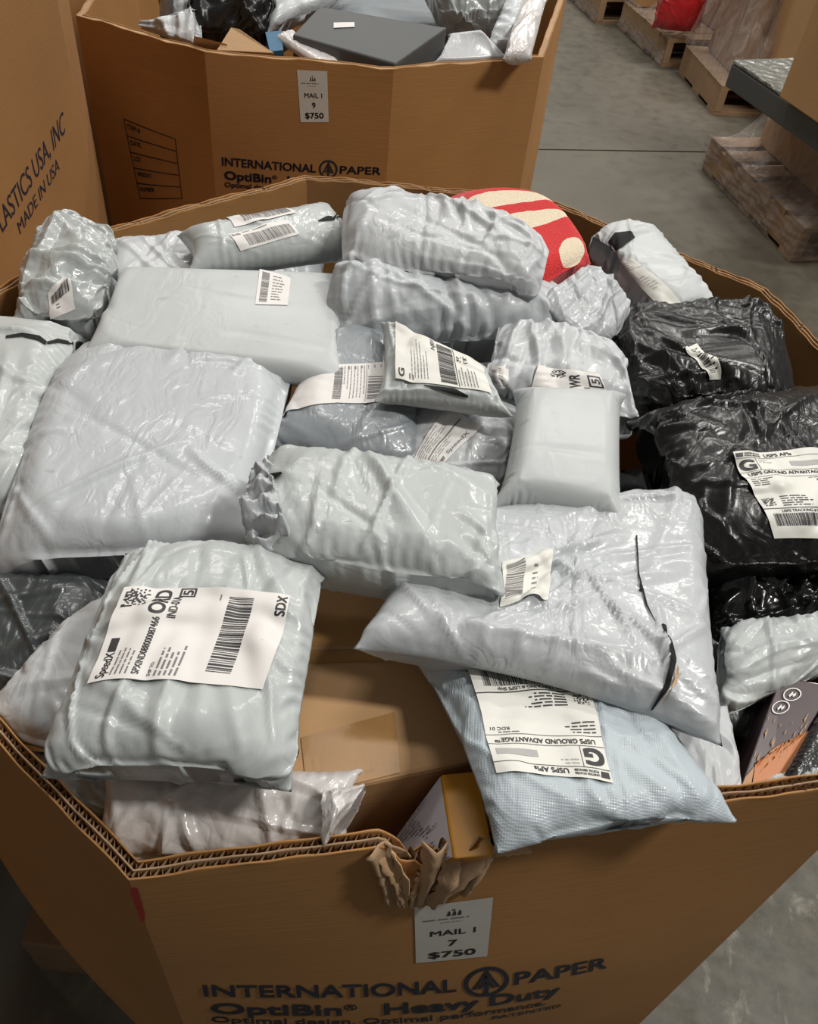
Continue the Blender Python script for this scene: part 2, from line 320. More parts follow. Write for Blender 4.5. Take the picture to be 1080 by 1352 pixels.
# ------------------------------------------------------------------ mailers: cloth-like relaxation of two sealed sheets over a core
G = 46
SPEC = []
def parcel(key, px, th, mat='blue', kind='soft', seed=None, p=None, crease=26, camp=.0035, bow=(0, 0, 0, 0), excess=1.03, press=.55, lump=.18,
           flange=(0, 0), name='poly_mailer', label='', cat='mailer', group=None, up=2, core=.9, shrink=.985, parent=None, world=None, pk=.0, sq=.3):
    Q = np.array([at(x, y, z) for x, y, z in px]) if world is None else np.array(world, float)
    SPEC.append(dict(key=key, Q=Q, th=th, mat=mat, kind=kind, seed=len(SPEC)+7 if seed is None else seed, p=p, crease=crease, camp=camp, bow=bow, excess=excess,
                     press=press, lump=lump, flange=flange, name=name, label=label, cat=cat, group=group, up=up, core=core, shrink=shrink, parent=parent, pk=pk, sq=sq, world=world))
def simulate():
    P = len(SPEC); X = np.zeros((P, 2, G, G, 3), np.float32); RU = np.zeros((P, 1, 1, 1), np.float32); RV = RU.copy()
    H = np.zeros((P, G, G), np.float32); inf = []
    prs = np.zeros((P, 1, 1, 1), np.float32); clampz = np.zeros((P, 1, 1, 1), np.float32); cores = []
    g = np.linspace(-1, 1, G); A, B = np.meshgrid(g, g, indexing='ij')
    for k, s in enumerate(SPEC):
        Q = s['Q']; Lx = (np.linalg.norm(Q[1]-Q[0])+np.linalg.norm(Q[2]-Q[3]))/2; Ly = (np.linalg.norm(Q[3]-Q[0])+np.linalg.norm(Q[2]-Q[1]))/2
        h = s['th']/2; r = np.random.RandomState(s['seed'])
        if s['kind'] == 'box':
            bx, by = Lx/2, Ly/2; hx, hy = bx+h*.95+s['flange'][0], by+h*.95+s['flange'][1]
        else:
            hx, hy = Lx/2*1.02, Ly/2*1.02; bx, by = hx*s['core'], hy*s['core']
        e = s['excess']; X[k, :, :, :, 0] = A*hx*.985; X[k, :, :, :, 1] = B*hy*.985
        RU[k] = 2*hx/(G-1)*(1+(e-1)*.6); RV[k] = 2*hy/(G-1)*e
        ph = r.uniform(0, 6.28, (10,)); kx = r.uniform(-7, 7, (10,)); ky = r.uniform(-7, 7, (10,))
        nz = sum(np.cos(kx[i]*A+ky[i]*B+ph[i]) for i in range(10))/10; ph2 = r.uniform(0, 6.28, 10); nz2 = sum(np.cos(kx[i]*4*A+ky[i]*4*B+ph2[i]) for i in range(10))/10
        edge = np.clip((1-np.maximum(abs(A), abs(B)))*6, 0, 1)
        z0 = h*.7*edge*(1+.5*nz2)+nz*h*.1
        X[k, 0, :, :, 2] = z0; X[k, 1, :, :, 2] = -z0
        inf.append((bx, by, h, nz, s['kind'])); prs[k] = s['press']; clampz[k] = h*(1.25 if s['kind'] == 'soft' else 1.06)
    bxs = np.array([i[0] for i in inf], np.float32)[:, None, None]; bys = np.array([i[1] for i in inf], np.float32)[:, None, None]
    hs = np.array([i[2] for i in inf], np.float32)[:, None, None]; nzs = np.array([i[3] for i in inf], np.float32)
    isb = np.array([i[4] == 'box' for i in inf])[:, None, None]; lum = np.array([s['lump'] for s in SPEC], np.float32)[:, None, None]
    sqv = np.array([s['sq'] for s in SPEC])[:, None, None]; pe = np.where(isb, 26., 3.6+2.6*sqv); qe = np.where(isb, 14., 2.1+1.1*sqv); lumf = np.where(isb, lum*.25, lum)
    dmap = np.minimum(1-abs(A), 1-abs(B)); shr = np.array([s['shrink'] for s in SPEC], np.float32)[:, None, None, None]
    sh = np.where(dmap[None, None] < .05, shr, 1.).astype(np.float32)        # seams shrink and pucker the film
    def edges(a, b, rest, st):
        d = b-a; l = np.sqrt((d*d).sum(-1))+1e-9; c = (l-rest)/l*.5; c = np.where(c < 0, c*st, c)[..., None]*d; a += c; b -= c
    Vel = np.zeros_like(X); STEPS = 62
    for t in range(STEPS):
        old = X.copy()
        du = np.zeros_like(X); du[:, :, 1:-1] = X[:, :, 2:]-X[:, :, :-2]; dv = np.zeros_like(X); dv[:, :, :, 1:-1] = X[:, :, :, 2:]-X[:, :, :, :-2]
        n = np.cross(du, dv); n[:, 1] *= -1; n /= np.sqrt((n*n).sum(-1))[..., None]+1e-9
        X += Vel*.86+n*(prs[..., None]*hs[..., None, None]*.012*(.3+.7*(t < 45)))
        for it in range(5):
            for ax in (2, 3):
                rest = RU if ax == 2 else RV
                for par in (0, 1):
                    if ax == 2:
                        m = (G-par)//2; a = X[:, :, par:par+2*m:2]; b = X[:, :, par+1:par+2*m:2]; rr = rest*sh[:, :, par:par+2*m:2]
                    else:
                        m = (G-par)//2; a = X[:, :, :, par:par+2*m:2]; b = X[:, :, :, par+1:par+2*m:2]; rr = rest*sh[:, :, :, par:par+2*m:2]
                    edges(a, b, rr, .75)
            dg = np.sqrt(RU*RU+RV*RV)
            for par in (0, 1):
                m = (G-par)//2; a = X[:, :, par:par+2*m:2, :-1]; b = X[:, :, par+1:par+2*m:2, 1:]; edges(a, b, dg, .3)
                a = X[:, :, par:par+2*m:2, 1:]; b = X[:, :, par+1:par+2*m:2, :-1]; edges(a, b, dg, .3)
            bd = X.mean(1)
            for sl in ((0, slice(None)), (-1, slice(None)), (slice(None), 0), (slice(None), -1)):
                X[:, 0][:, sl[0], sl[1]] = bd[:, sl[0], sl[1]]; X[:, 1][:, sl[0], sl[1]] = bd[:, sl[0], sl[1]]
        for q, sg in ((0, 1), (1, -1)):
            xx, yy, zz = X[:, q, :, :, 0], X[:, q, :, :, 1], X[:, q, :, :, 2]
            rr = (abs(xx/bxs)**pe+abs(yy/bys)**pe)**(1/pe); rr = np.minimum(rr, 1)
            HH = hs*(1-rr**qe)**(1/qe)*(1+lumf*nzs); zc = zz*sg; zc = np.maximum(zc, HH); zc = np.minimum(zc, clampz[..., 0]); X[:, q, :, :, 2] = zc*sg
        Vel = np.clip(X-old, -.004, .004)
    return X, inf
def upsample(Z):                                   # cubic doubling of a grid (n,n,3)
    def up1(a):
        n = a.shape[0]; o = np.zeros((2*n-1,)+a.shape[1:], a.dtype); p = np.concatenate([a[:1]*2-a[1:2], a, a[-1:]*2-a[-2:-1]])
        o[::2] = a; o[1::2] = (-p[:-3]+9*p[1:-2]+9*p[2:-1]-p[3:])/16; return o
    return up1(up1(Z).swapaxes(0, 1)).swapaxes(0, 1)
OBJ = {}
class Surf:
    pass
def build_parcels():
    X, inf = simulate()
    for k, s in enumerate(SPEC):
        T, Bm = X[k, 0].astype(float).copy(), X[k, 1].astype(float).copy()
        if s['up'] > 1: T, Bm = upsample(T), upsample(Bm)
        n = T.shape[0]; bx, by, h, _, kind = inf[k]; r = np.random.RandomState(s['seed']+99)
        hx, hy = (bx, by) if kind == 'box' else (np.mean([abs(T[i, j, 0]) for i in (0, -1) for j in (0, -1)]), np.mean([abs(T[i, j, 1]) for i in (0, -1) for j in (0, -1)]))
        Q = s['Q']; outs = []
        x0, x1, y0, y1 = T[0, :, 0], T[-1, :, 0], T[:, 0, 1], T[:, -1, 1]; c1, c2 = np.linspace(0, 1, n)[None], np.linspace(0, 1, n)[:, None]
        ch = lambda z: np.linspace(z[0], z[-1], n)
        for Z in (T, Bm):                                 # undo most of the hourglass pull of the seams
            fx = np.clip((Z[..., 0]-x0[None])/(x1-x0)[None], 0, 1); fy = np.clip((Z[..., 1]-y0[:, None])/(y1-y0)[:, None], 0, 1)
            if kind == 'soft':
                Z[..., 0] += .8*((ch(x0)-x0)[None]*(1-fx)+(ch(x1)-x1)[None]*fx); Z[..., 1] += .8*((ch(y0)-y0)[:, None]*(1-fy)+(ch(y1)-y1)[:, None]*fy)
        # creases added on the sheets
        g = np.linspace(-1, 1, n); A, B = np.meshgrid(g, g, indexing='ij'); ex, ey = hx*A, hy*B; D = np.zeros((n, n)); D2 = D.copy()
        fade = np.clip((1-np.maximum(abs(A), abs(B)))*5.5, 0, 1)
        for i in range(int(s['crease']*1.7)):
            cx, cy = r.uniform(-hx, hx), r.uniform(-hy, hy); an = r.uniform(0, math.pi); ln = r.uniform(.02, .10)*(1+ (i % 6 == 0)); wd = r.uniform(.0018, .0065); am = r.uniform(-.5, 1)*s['camp']
            if i % 3 == 0:                                                 # puckers running in from the seams
                sd = r.randint(4); cx, cy, an = [(-hx, cy, 0), (hx, cy, 0), (cx, -hy, math.pi/2), (cx, hy, math.pi/2)][sd]; an += r.uniform(-.5, .5); am *= .6
            lx = (ex-cx)*math.cos(an)+(ey-cy)*math.sin(an); ly = -(ex-cx)*math.sin(an)+(ey-cy)*math.cos(an)+.12*lx*lx/ln*r.uniform(-1, 1)
            wv = wd*(.4+.6*abs(lx)/ln+.2); c = np.clip(1-abs(ly)/(wv*1.6), 0, 1)*np.clip(1-(lx/ln)**2, 0, 1)*am*1.15
            if r.rand() < .25: D2 += c
            else: D += c
        T = T.copy(); Bm = Bm.copy(); T[..., 2] += D*fade; Bm[..., 2] -= D2*fade
        S_, T_ = None, None
        def place(Z):
            sx = Z[..., 0]/hx; sy = Z[..., 1]/hy; a = (sx+1)/2; b = (sy+1)/2
            a_, b_ = a[..., None], b[..., None]
            P = Q[0]*(1-a_)*(1-b_)+Q[1]*a_*(1-b_)+Q[2]*a_*b_+Q[3]*(1-a_)*b_
            nn = np.cross(Q[1]-Q[0]+Q[2]-Q[3], Q[3]-Q[0]+Q[2]-Q[1]); nn /= np.linalg.norm(nn); nn *= np.sign(nn[2]) if abs(nn[2]) > .05 else 1
            uu = (Q[1]-Q[0]+Q[2]-Q[3]); uu /= np.linalg.norm(uu); vv = (Q[3]-Q[0]+Q[2]-Q[1]); vv /= np.linalg.norm(vv)
            bt, br, bb, bl = s['bow']; ac = np.clip(a_, 0, 1); bc = np.clip(b_, 0, 1)
            P = P-vv*bt*np.sin(np.pi*ac)*(1-bc)+vv*bb*np.sin(np.pi*ac)*bc-uu*bl*np.sin(np.pi*bc)*(1-ac)+uu*br*np.sin(np.pi*bc)*ac
            z = Z[..., 2]-(h if kind == 'box' else 0)
            if s['pk']: z = z+s['pk']*np.sin(np.pi*np.clip(a, 0, 1))*np.sin(np.pi*np.clip(b, 0, 1))
            return P+nn*z[..., None], nn
        Tw, nn = place(T); Bw, _ = place(Bm)
        if s['world'] is None:                            # goods press flat against the inside of their bin wall below its rim
            for wl in (FW if Q[:, 1].mean() < 1.55 else BW):
                for Z in (Tw, Bw):
                    d = (Z[..., :2]-wl.A)@wl.nrm+.018; m = np.clip((1.0-Z[..., 2])/.012, 0, 1); Z[..., :2] -= wl.nrm*(np.clip(d, 0, None)*m)[..., None]
        idx = np.arange(n*n).reshape(n, n); ib = idx+n*n; ib = ib.copy(); ib[0] = idx[0]; ib[-1] = idx[-1]; ib[:, 0] = idx[:, 0]; ib[:, -1] = idx[:, -1]
        f1 = np.stack([idx[:-1, :-1], idx[1:, :-1], idx[1:, 1:], idx[:-1, 1:]], -1).reshape(-1, 4); f2 = np.stack([ib[:-1, :-1], ib[:-1, 1:], ib[1:, 1:], ib[1:, :-1]], -1).reshape(-1, 4)
        V = np.concatenate([Tw.reshape(-1, 3), Bw.reshape(-1, 3)]); Fc = np.concatenate([f1, f2])
        # outward winding
        q = np.cross(Tw[n//2+1, n//2]-Tw[n//2, n//2], Tw[n//2, n//2+1]-Tw[n//2, n//2])
        if q.dot(nn) < 0: Fc = Fc[:, ::-1]
        used = np.zeros(len(V), bool); used[Fc.ravel()] = True; mp = np.cumsum(used)-1
        uvs = np.concatenate([np.stack([(A+1)/2, (B+1)/2], -1).reshape(-1, 2)]*2)[used]
        par = OBJ[s['parent']].ob if s['parent'] else None
        o = mesh(s['name'], V[used], mp[Fc], s['mat'], par, smooth=True, uv=uvs)
        if not s['parent']: tag(o, s['label'], s['cat'], s['group'])
        elif s['label']: o['label'] = s['label']
        u = Surf(); u.ob = o; u.T = Tw; u.n = n; OBJ[s['key']] = u
        gu = np.gradient(Tw, axis=0); gv = np.gradient(Tw, axis=1); nm = np.cross(gu, gv); nm /= np.linalg.norm(nm, axis=-1)[..., None]+1e-12
        if nm[n//2, n//2].dot(nn) < 0: nm = -nm
        for _ in range(2): nm[1:-1, 1:-1] = (nm[1:-1, 1:-1]*2+nm[2:, 1:-1]+nm[:-2, 1:-1]+nm[1:-1, 2:]+nm[1:-1, :-2])/6
        u.Nn = nm/np.linalg.norm(nm, axis=-1)[..., None]; u.px = proj(Tw)
def samp(u, uv, off=0.):
    uv = np.clip(np.asarray(uv, float), 0, .9999)*(u.n-1); i = uv.astype(int); f = uv-i; a, b = f[:, :1], f[:, 1:]; I, J = i[:, 0], i[:, 1]
    def q(Z): return Z[I, J]*(1-a)*(1-b)+Z[I+1, J]*a*(1-b)+Z[I+1, J+1]*a*b+Z[I, J+1]*(1-a)*b
    return q(u.T)+q(u.Nn)*off
def uv_of(u, px):
    out = []
    for p in px:
        d = ((u.px-np.array(p))**2).sum(-1); i, j = np.unravel_index(d.argmin(), d.shape); q = np.array([i, j], float)/(u.n-1)
        for _ in range(4):
            e = .5/(u.n-1)
            c = proj(samp(u, [q, q+[e, 0], q+[0, e]])); J = np.stack([(c[1]-c[0])/e, (c[2]-c[0])/e], 1)
            try: st = np.linalg.solve(J, np.array(p)-c[0])
            except Exception: break
            if np.abs(st).max() > .12: break
            q = np.clip(q+st*.8, 0, .9999)
        out.append(q)
    return np.array(out)
def put_label(key, corners, prints, W=100., H=150., mat='paper', name='shipping_label', off=.0009, smooth=70, exact=True, label=None):
    """corners: pixel of label TL,TR,BR,BL as it reads; prints: list of (Print, material)"""
    u = OBJ[key]; C4 = uv_of(u, corners); o3 = u.ob; nx, ny = 36, 50
    a, b = np.meshgrid(np.linspace(0, 1, nx), np.linspace(0, 1, ny), indexing='ij'); a_, b_ = a.reshape(-1, 1), b.reshape(-1, 1)
    uv = C4[0]*(1-a_)*(1-b_)+C4[1]*a_*(1-b_)+C4[2]*a_*b_+C4[3]*(1-a_)*b_
    if exact:                                             # follow the surface where it bends, not only at the corners
        cn = np.array(corners, float); g9 = np.linspace(0, 1, 9); D9 = np.zeros((9, 9, 2))
        for i, x in enumerate(g9):
            for j, y in enumerate(g9):
                pp = cn[0]*(1-x)*(1-y)+cn[1]*x*(1-y)+cn[2]*x*y+cn[3]*(1-x)*y; lin = C4[0]*(1-x)*(1-y)+C4[1]*x*(1-y)+C4[2]*x*y+C4[3]*(1-x)*y
                D9[i, j] = uv_of(u, [pp])[0]-lin
        D9 = np.clip(D9, -.15, .15)
        for _ in range(14): p = np.pad(D9, ((1, 1), (1, 1), (0, 0)), mode='edge'); q9 = (p[1:-1, 1:-1]*2+p[2:, 1:-1]+p[:-2, 1:-1]+p[1:-1, 2:]+p[1:-1, :-2])/6; D9 = q9
        x = np.clip(a_[:, 0], 0, .9999)*8; y = np.clip(b_[:, 0], 0, .9999)*8; i = x.astype(int); j = y.astype(int); fx = (x-i)[:, None]; fy = (y-j)[:, None]
        uv = uv+D9[i, j]*(1-fx)*(1-fy)+D9[i+1, j]*fx*(1-fy)+D9[i+1, j+1]*fx*fy+D9[i, j+1]*(1-fx)*fy
    B3 = samp(u, uv).reshape(nx, ny, 3)
    def blur(Z, k):
        for _ in range(k):
            p = np.pad(Z, ((1, 1), (1, 1), (0, 0)), mode='reflect', reflect_type='odd') if Z.shape[2] == 3 else np.pad(Z, ((1, 1), (1, 1), (0, 0)), mode='edge')
            Z = (p[1:-1, 1:-1]*2+p[2:, 1:-1]+p[:-2, 1:-1]+p[1:-1, 2:]+p[1:-1, :-2])/6
        return Z
    Sm = blur(B3, smooth); nm = np.cross(np.gradient(Sm, axis=0), np.gradient(Sm, axis=1)); nm /= np.linalg.norm(nm, axis=-1)[..., None]+1e-12
    if (nm*(CAM-Sm)).sum(-1).mean() < 0: nm = -nm
    d = ((B3-Sm)*nm).sum(-1)
    for _ in range(3): p = np.pad(d, 1, mode='edge'); d = np.max([p[1:-1, 1:-1], p[2:, 1:-1], p[:-2, 1:-1], p[1:-1, 2:], p[1:-1, :-2]], 0)
    Lg = Sm+nm*(blur(np.maximum(d, 0)[..., None], 4)+off)
    def fn(P, o=0.):
        x = np.clip(P[:, 0]/W, 0, .99999)*(nx-1); y = np.clip(P[:, 1]/H, 0, .99999)*(ny-1); i = x.astype(int); j = y.astype(int); fx = (x-i)[:, None]; fy = (y-j)[:, None]
        q = lambda Z: Z[i, j]*(1-fx)*(1-fy)+Z[i+1, j]*fx*(1-fy)+Z[i+1, j+1]*fx*fy+Z[i, j+1]*(1-fx)*fy
        return q(Lg)+q(nm)*o
    V = Lg.reshape(-1, 3); idx = np.arange(nx*ny).reshape(nx, ny)
    f = np.stack([idx[:-1, :-1], idx[1:, :-1], idx[1:, 1:], idx[:-1, 1:]], -1).reshape(-1, 4)
    lb = mesh(name, V, f, mat, o3, smooth=True)
    if label: lb['label'] = label
    for P, m in prints: build_print(P, lambda v: fn(v, .0003), m, lb)
    return lb
def strip(key, A, B, mat='lining', name='dark_opening', off=.0015, n=24, lift=0.):
    """a patch between two pixel polylines, lying on a parcel"""
    u = OBJ[key]
    def rs(P):
        P = np.array(P, float); d = np.r_[0, np.cumsum(np.linalg.norm(np.diff(P, axis=0), axis=1))]; t = np.linspace(0, d[-1], n)
        return np.stack([np.interp(t, d, P[:, i]) for i in (0, 1)], -1)
    a, b = uv_of(u, rs(A)), uv_of(u, rs(B)); V = []; K = 7
    for i in range(K):
        t = i/(K-1); V.append(samp(u, a*(1-t)+b*t, off+lift*math.sin(math.pi*t)))
    V = np.array(V).reshape(-1, 3); idx = np.arange(K*n).reshape(K, n)
    f = np.stack([idx[:-1, :-1], idx[1:, :-1], idx[1:, 1:], idx[:-1, 1:]], -1).reshape(-1, 4)
    return mesh(name, V, f, mat, u.ob, smooth=True)
def poly_on(key, pts, mat, name, off=.0012, parent=None):
    u = OBJ[key]; c = np.mean(pts, axis=0); q = uv_of(u, list(pts)+[tuple(c)]); V = samp(u, q, off); n = len(pts)
    return mesh(name, V, [(i, (i+1) % n, n) for i in range(n)], mat, parent or u.ob)

# ------------------------------------------------------------------ floor
J0, J1 = at(695, 197, 0), at(925, 200.5, 0); jd = (J1-J0)/np.linalg.norm(J1-J0); jn = np.array([-jd[1], jd[0], 0])
bt = [J0+jd*a+jn*n+np.array([0, 0, -.12]) for a, n in ((-8, -5), (10.5, -5), (10.5, 12.5), (-8, 12.5))]
fl = mesh('floor', bt+[p+np.array([0, 0, .108]) for p in bt], BOXF, 'lining'); fl['kind'] = 'structure'
for (n0, n1) in ((-4.5, -.006), (.006, 4.6), (4.612, 12)):
    for (a0, a1) in ((-7.5, -2.806), (-2.794, 4.1), (4.112, 10)):
        bt = [J0+jd*a+jn*n+np.array([0, 0, -.1]) for a, n in ((a0, n0), (a1, n0), (a1, n1), (a0, n1))]
        mesh('concrete_slab', bt+[p+np.array([0, 0, .1]) for p in bt], BOXF, 'floor', fl)
# ------------------------------------------------------------------ octagonal corrugated bins
class Wall:
    pass
def bin_(name, pts, ztop, label, th=.014, zb=.145, mat='card', seed=1, notch=None, flute=True, flare=.0, rough=.004, group=None, cat='bin', bulge=.012):
    P = np.array(pts, float); n = len(P); nrm = []
    for i in range(n):
        d = P[(i+1) % n]-P[i]; d /= np.linalg.norm(d); nrm.append(np.array([d[1], -d[0]]))
    mit = []
    for i in range(n):
        m = nrm[i]+nrm[i-1]; m /= m.dot(nrm[i]); mit.append(m)
    ctr = P.mean(0); th_ = thing(name, (*ctr, zb), label, cat, group); W = []
    rr = np.random.RandomState(seed); phs = rr.uniform(0, 6.28, (n, 6))
    for i in range(n):
        A, B, mA, mB = P[i], P[(i+1) % n], mit[i], mit[(i+1) % n]; ln = np.linalg.norm(B-A); w = Wall(); w.i = i; w.ln = ln
        def top(s, k=0, i=i, ln=ln):
            x = s*ln; e = rough*(.5*np.sin(x*23+phs[i, 0])+.35*np.sin(x*61+phs[i, 1]+k)+.25*np.sin(x*171+phs[i, 2]+2*k)); e = e*np.clip(np.minimum(s, 1-s)*14, 0, 1)
            z = ztop+e
            if notch and notch[0] == i: z = z-notch[3]*np.clip(1-abs((s-notch[1])/notch[2])**2.5, 0, 1)*(1+.25*np.sin(x*260+k*3)+.2*np.sin(x*97))
            return z
        def S(s, z, off=0., A=A, B=B, mA=mA, mB=mB, i=i):
            s = np.asarray(s, float); z = np.asarray(z, float); p = (A*1.)[None]*(1-s[:, None])+B[None]*s[:, None]+(mA[None]*(1-s[:, None])+mB[None]*s[:, None])*np.asarray(off).reshape(-1, 1)
            q = np.clip((ztop-z)/(ztop-zb), 0, 1); p = p+nrm[i][None]*(bulge*np.sin(np.pi*q)*np.sin(np.pi*np.clip(s, 0, 1)))[:, None]+nrm[i][None]*(flare*q)[:, None]
            return np.concatenate([p, z[:, None]], 1)
        w.S = S; w.top = top; w.A = A; w.B = B; w.nrm = nrm[i]; W.append(w)
        ns = max(12, int(ln/.006)) if flute else 14; nz = 30; s = np.linspace(0, 1, ns+1)
        def sheet(o0, o1, k, fray=0.):
            V = []; tz = top(s, k)
            for sd, of in ((0, o0), (1, o1)):
                for j in range(nz+1):
                    t = (j/nz)**1.8; z = tz*(1-t)+zb*t
                    V.append(S(s, z, of+fray*max(0, 1-j/2.)*np.sin(s*ln*90+k)))
            V = np.concatenate(V); m = ns+1; idx = np.arange(2*(nz+1)*m).reshape(2, nz+1, m)
            a = np.stack([idx[0, :-1, :-1], idx[0, 1:, :-1], idx[0, 1:, 1:], idx[0, :-1, 1:]], -1).reshape(-1, 4)
            b = np.stack([idx[1, :-1, :-1], idx[1, :-1, 1:], idx[1, 1:, 1:], idx[1, 1:, :-1]], -1).reshape(-1, 4)
            c = np.stack([idx[0, 0, :-1], idx[0, 0, 1:], idx[1, 0, 1:], idx[1, 0, :-1]], -1).reshape(-1, 4)
            return V, np.concatenate([a, b, c])
        V1, f1 = sheet(0, -.0014, 0, .0006); V2, f2 = sheet(-th, -th+.0014, 1.3, .0006)
        w.ob = mesh('side_panel', np.concatenate([V1, V2]), np.concatenate([f1, f2+len(V1)]), mat, th_)
        if flute:
            Vm, fm = sheet(-th*.5-.0006, -th*.5+.0006, .7, .0004); VV = [Vm]; FF = [fm]; cnt = len(Vm)
            for (a, b) in ((-.0014, -th*.5+.0006), (-th*.5-.0006, -th+.0014)):
                m = int(ln/.0009); ss = np.linspace(0, 1, m); ph = ss*ln/.0085*2*math.pi+rr.uniform(0, 6); tri = np.clip(1.25*np.sin(ph), -1, 1)
                of = (a+b)/2+(a-b)/2*tri; tz = top(ss, 2.)-.0006-.0015*abs(np.sin(ss*ln*40)); V = np.concatenate([S(ss, tz, of), S(ss, tz-.03, of)])
                ix = np.arange(m-1); f = np.stack([ix, ix+1, ix+1+m, ix+m], -1); VV.append(V); FF.append(f+cnt); cnt += len(V)
            mesh('corrugated_flute', np.concatenate(VV), np.concatenate(FF), 'edge', w.ob)
        else:
            m = ns+1; V = np.concatenate([S(s, top(s)-.002, -.001), S(s, top(s, 1.3)-.002, -th+.001)]); ix = np.arange(ns); mesh('board_edge', V, np.stack([ix, ix+1, ix+1+m, ix+m], -1), 'edge', w.ob)
    return th_, W
def wall_sz(w, x, y):                               # pixel -> (s, z) on a bin panel
    d = ray(x, y); off = 0.; A3 = np.array([*w.A, 0]); n3 = np.array([*w.nrm, 0]); e = np.array([*(w.B-w.A), 0])/w.ln
    for _ in range(4):
        t = ((A3-CAM).dot(n3)+off)/d.dot(n3); p = CAM+d*t; s = (p-A3).dot(e)/w.ln; off = (w.S([s], [p[2]])[0]-A3).dot(n3)
    return np.array([s, p[2]])
def wall_quad(w, q, Wd, Hd, off=.0007):
    C4 = np.array([wall_sz(w, *p) for p in q])
    def fn(P, o=0.):
        a = (P[:, 0]/Wd)[:, None]; b = (P[:, 1]/Hd)[:, None]; sz = C4[0]*(1-a)*(1-b)+C4[1]*a*(1-b)+C4[2]*a*b+C4[3]*(1-a)*b; return w.S(sz[:, 0], sz[:, 1], off+o)
    return fn
def grid_patch(fn, Wd, Hd, name, mat, parent, nx=8, ny=10):
    gx, gy = np.meshgrid(np.linspace(0, Wd, nx), np.linspace(0, Hd, ny), indexing='ij'); V = fn(np.stack([gx, gy], -1).reshape(-1, 2)); idx = np.arange(nx*ny).reshape(nx, ny)
    return mesh(name, V, np.stack([idx[:-1, :-1], idx[1:, :-1], idx[1:, 1:], idx[:-1, 1:]], -1).reshape(-1, 4), mat, parent, smooth=True)
a2 = lambda x, y, z=1.0: tuple(at(x, y, z)[:2])
FB = [a2(170, 1162), (.43, .385), (.548, 1.0), a2(1013, 381), a2(711, 258), a2(402, 231), a2(140, 300), (-.602, .84), (-.52, .47)]
front_bin, FW = bin_('cardboard_bin', FB, 1.0, 'large brown octagonal cardboard bin in front, heaped with mailers, priced lot 7', notch=(0, .385, .085, .034), seed=4, rough=.0025, bulge=.028)
B9 = [a2(100, 20), a2(270, 68), a2(520, 91), a2(718, 75), (.25, 2.62), (.02, 2.95), (-.45, 3.02), (-.80, 2.85), (-.87, 2.45)]
back_bin, BW = bin_('cardboard_bin', B9, 1.0, 'brown octagonal cardboard bin standing behind the front bin, priced lot 9', seed=9, flute=False, rough=.003, mat='card', bulge=.012)
LB = [(-.70, .25), (-.70, 1.60), (-.765, 1.80), (-1.0, 2.0), (-1.6, 2.0), (-1.95, 1.6), (-1.95, .3), (-1.6, 0.), (-.95, 0.)]
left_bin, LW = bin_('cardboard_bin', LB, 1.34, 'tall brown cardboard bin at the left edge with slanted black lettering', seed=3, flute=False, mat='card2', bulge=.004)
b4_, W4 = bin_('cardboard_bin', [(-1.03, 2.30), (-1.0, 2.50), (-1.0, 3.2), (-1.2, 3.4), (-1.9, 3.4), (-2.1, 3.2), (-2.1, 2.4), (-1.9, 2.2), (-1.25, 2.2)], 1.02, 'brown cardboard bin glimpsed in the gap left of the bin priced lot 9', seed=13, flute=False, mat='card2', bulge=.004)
# printing on the bins ------------------------------------------------
def bin_print(P):
    P.text('INTERNATIONAL', 0, 30, 25, 300, .028); P.text('PAPER', 378, 30, 25, 130, .028)
    cx, cy = 340, 18; P.ring(cx, cy, 24, 30)
    P.poly([(cx-3, 42), (cx+3, 42), (cx+3, 8), (cx-3, 8)]); P.poly([(cx, -8), (cx-7, 6), (cx+7, 6)])
    for sg in (-1, 1):
        P.poly([(cx+sg*2, -2), (cx+sg*19, 30), (cx+sg*14, 30), (cx+sg*0, 5)]); P.poly([(cx+sg*1, 12), (cx+sg*12, 30), (cx+sg*7, 30), (cx+sg*0, 20)])
    P.text('OptiBin', 6, 72, 25, 150, .045); P.text('®', 160, 60, 12, 16, .02); P.text('Heavy Duty', 210, 72, 25, 232, .045)
    P.text('Optimal design. Optimal performance.', 4, 96, 15, 420, .025); P.text('PATENTED', 350, 114, 10, 98, .022)
def sticker(w, q, num):
    fn = wall_quad(w, q, 100, 170); sk = grid_patch(fn, 100, 170, 'price_sticker', 'stick', w.ob, 24, 24); P = Print(); g = Print()
    P.text('MAIL 1', 50, 88, 15, 60, .02, cx=True); P.text(num, 50, 122, 18, None, .03, cx=True); P.text('$750', 50, 157, 19, 64, .035, cx=True)
    for i in range(3): P.poly([(41+i*7, 34), (43+i*7, 24), (44+i*7, 20), (46+i*7, 26), (46+i*7, 34)])
    P.ring(50, 19, 1.2, 2.4, 12); g.lines(10, 40, 92, 1, 5, 5, 3); g.lines(33, 50, 42, 1, 4, 2.5, 4)
    build_print(P, lambda v: fn(v, .0003), 'ink', sk); build_print(g, lambda v: fn(v, .0003), 'ink2', sk)
w = FW[0]; P = Print(); bin_print(P)
fn = wall_quad(w, [(268, 1297), (803, 1259), (790, 1322), (278, 1364)], 508, 130, .0007); build_print(P, fn, 'blueink', w.ob, 'printed_lettering')
sticker(w, [(547, 1197), (651, 1184), (643, 1262), (549, 1271)], '7')
w = BW[1]; P = Print(); bin_print(P)
fn = wall_quad(w, [(293, 205), (503, 219), (500, 264), (296, 256)], 508, 120, .0008); build_print(P, fn, 'blueink', w.ob, 'printed_lettering')
sticker(w, [(392, 92), (432, 94), (434, 161), (397, 161)], '9')
w = BW[0]; P = Print()
for i in range(6): P.rect(0, i*20, 100, i*20+1.6)
P.rect(0, 0, 1.6, 101); P.rect(98.4, 0, 100, 101)
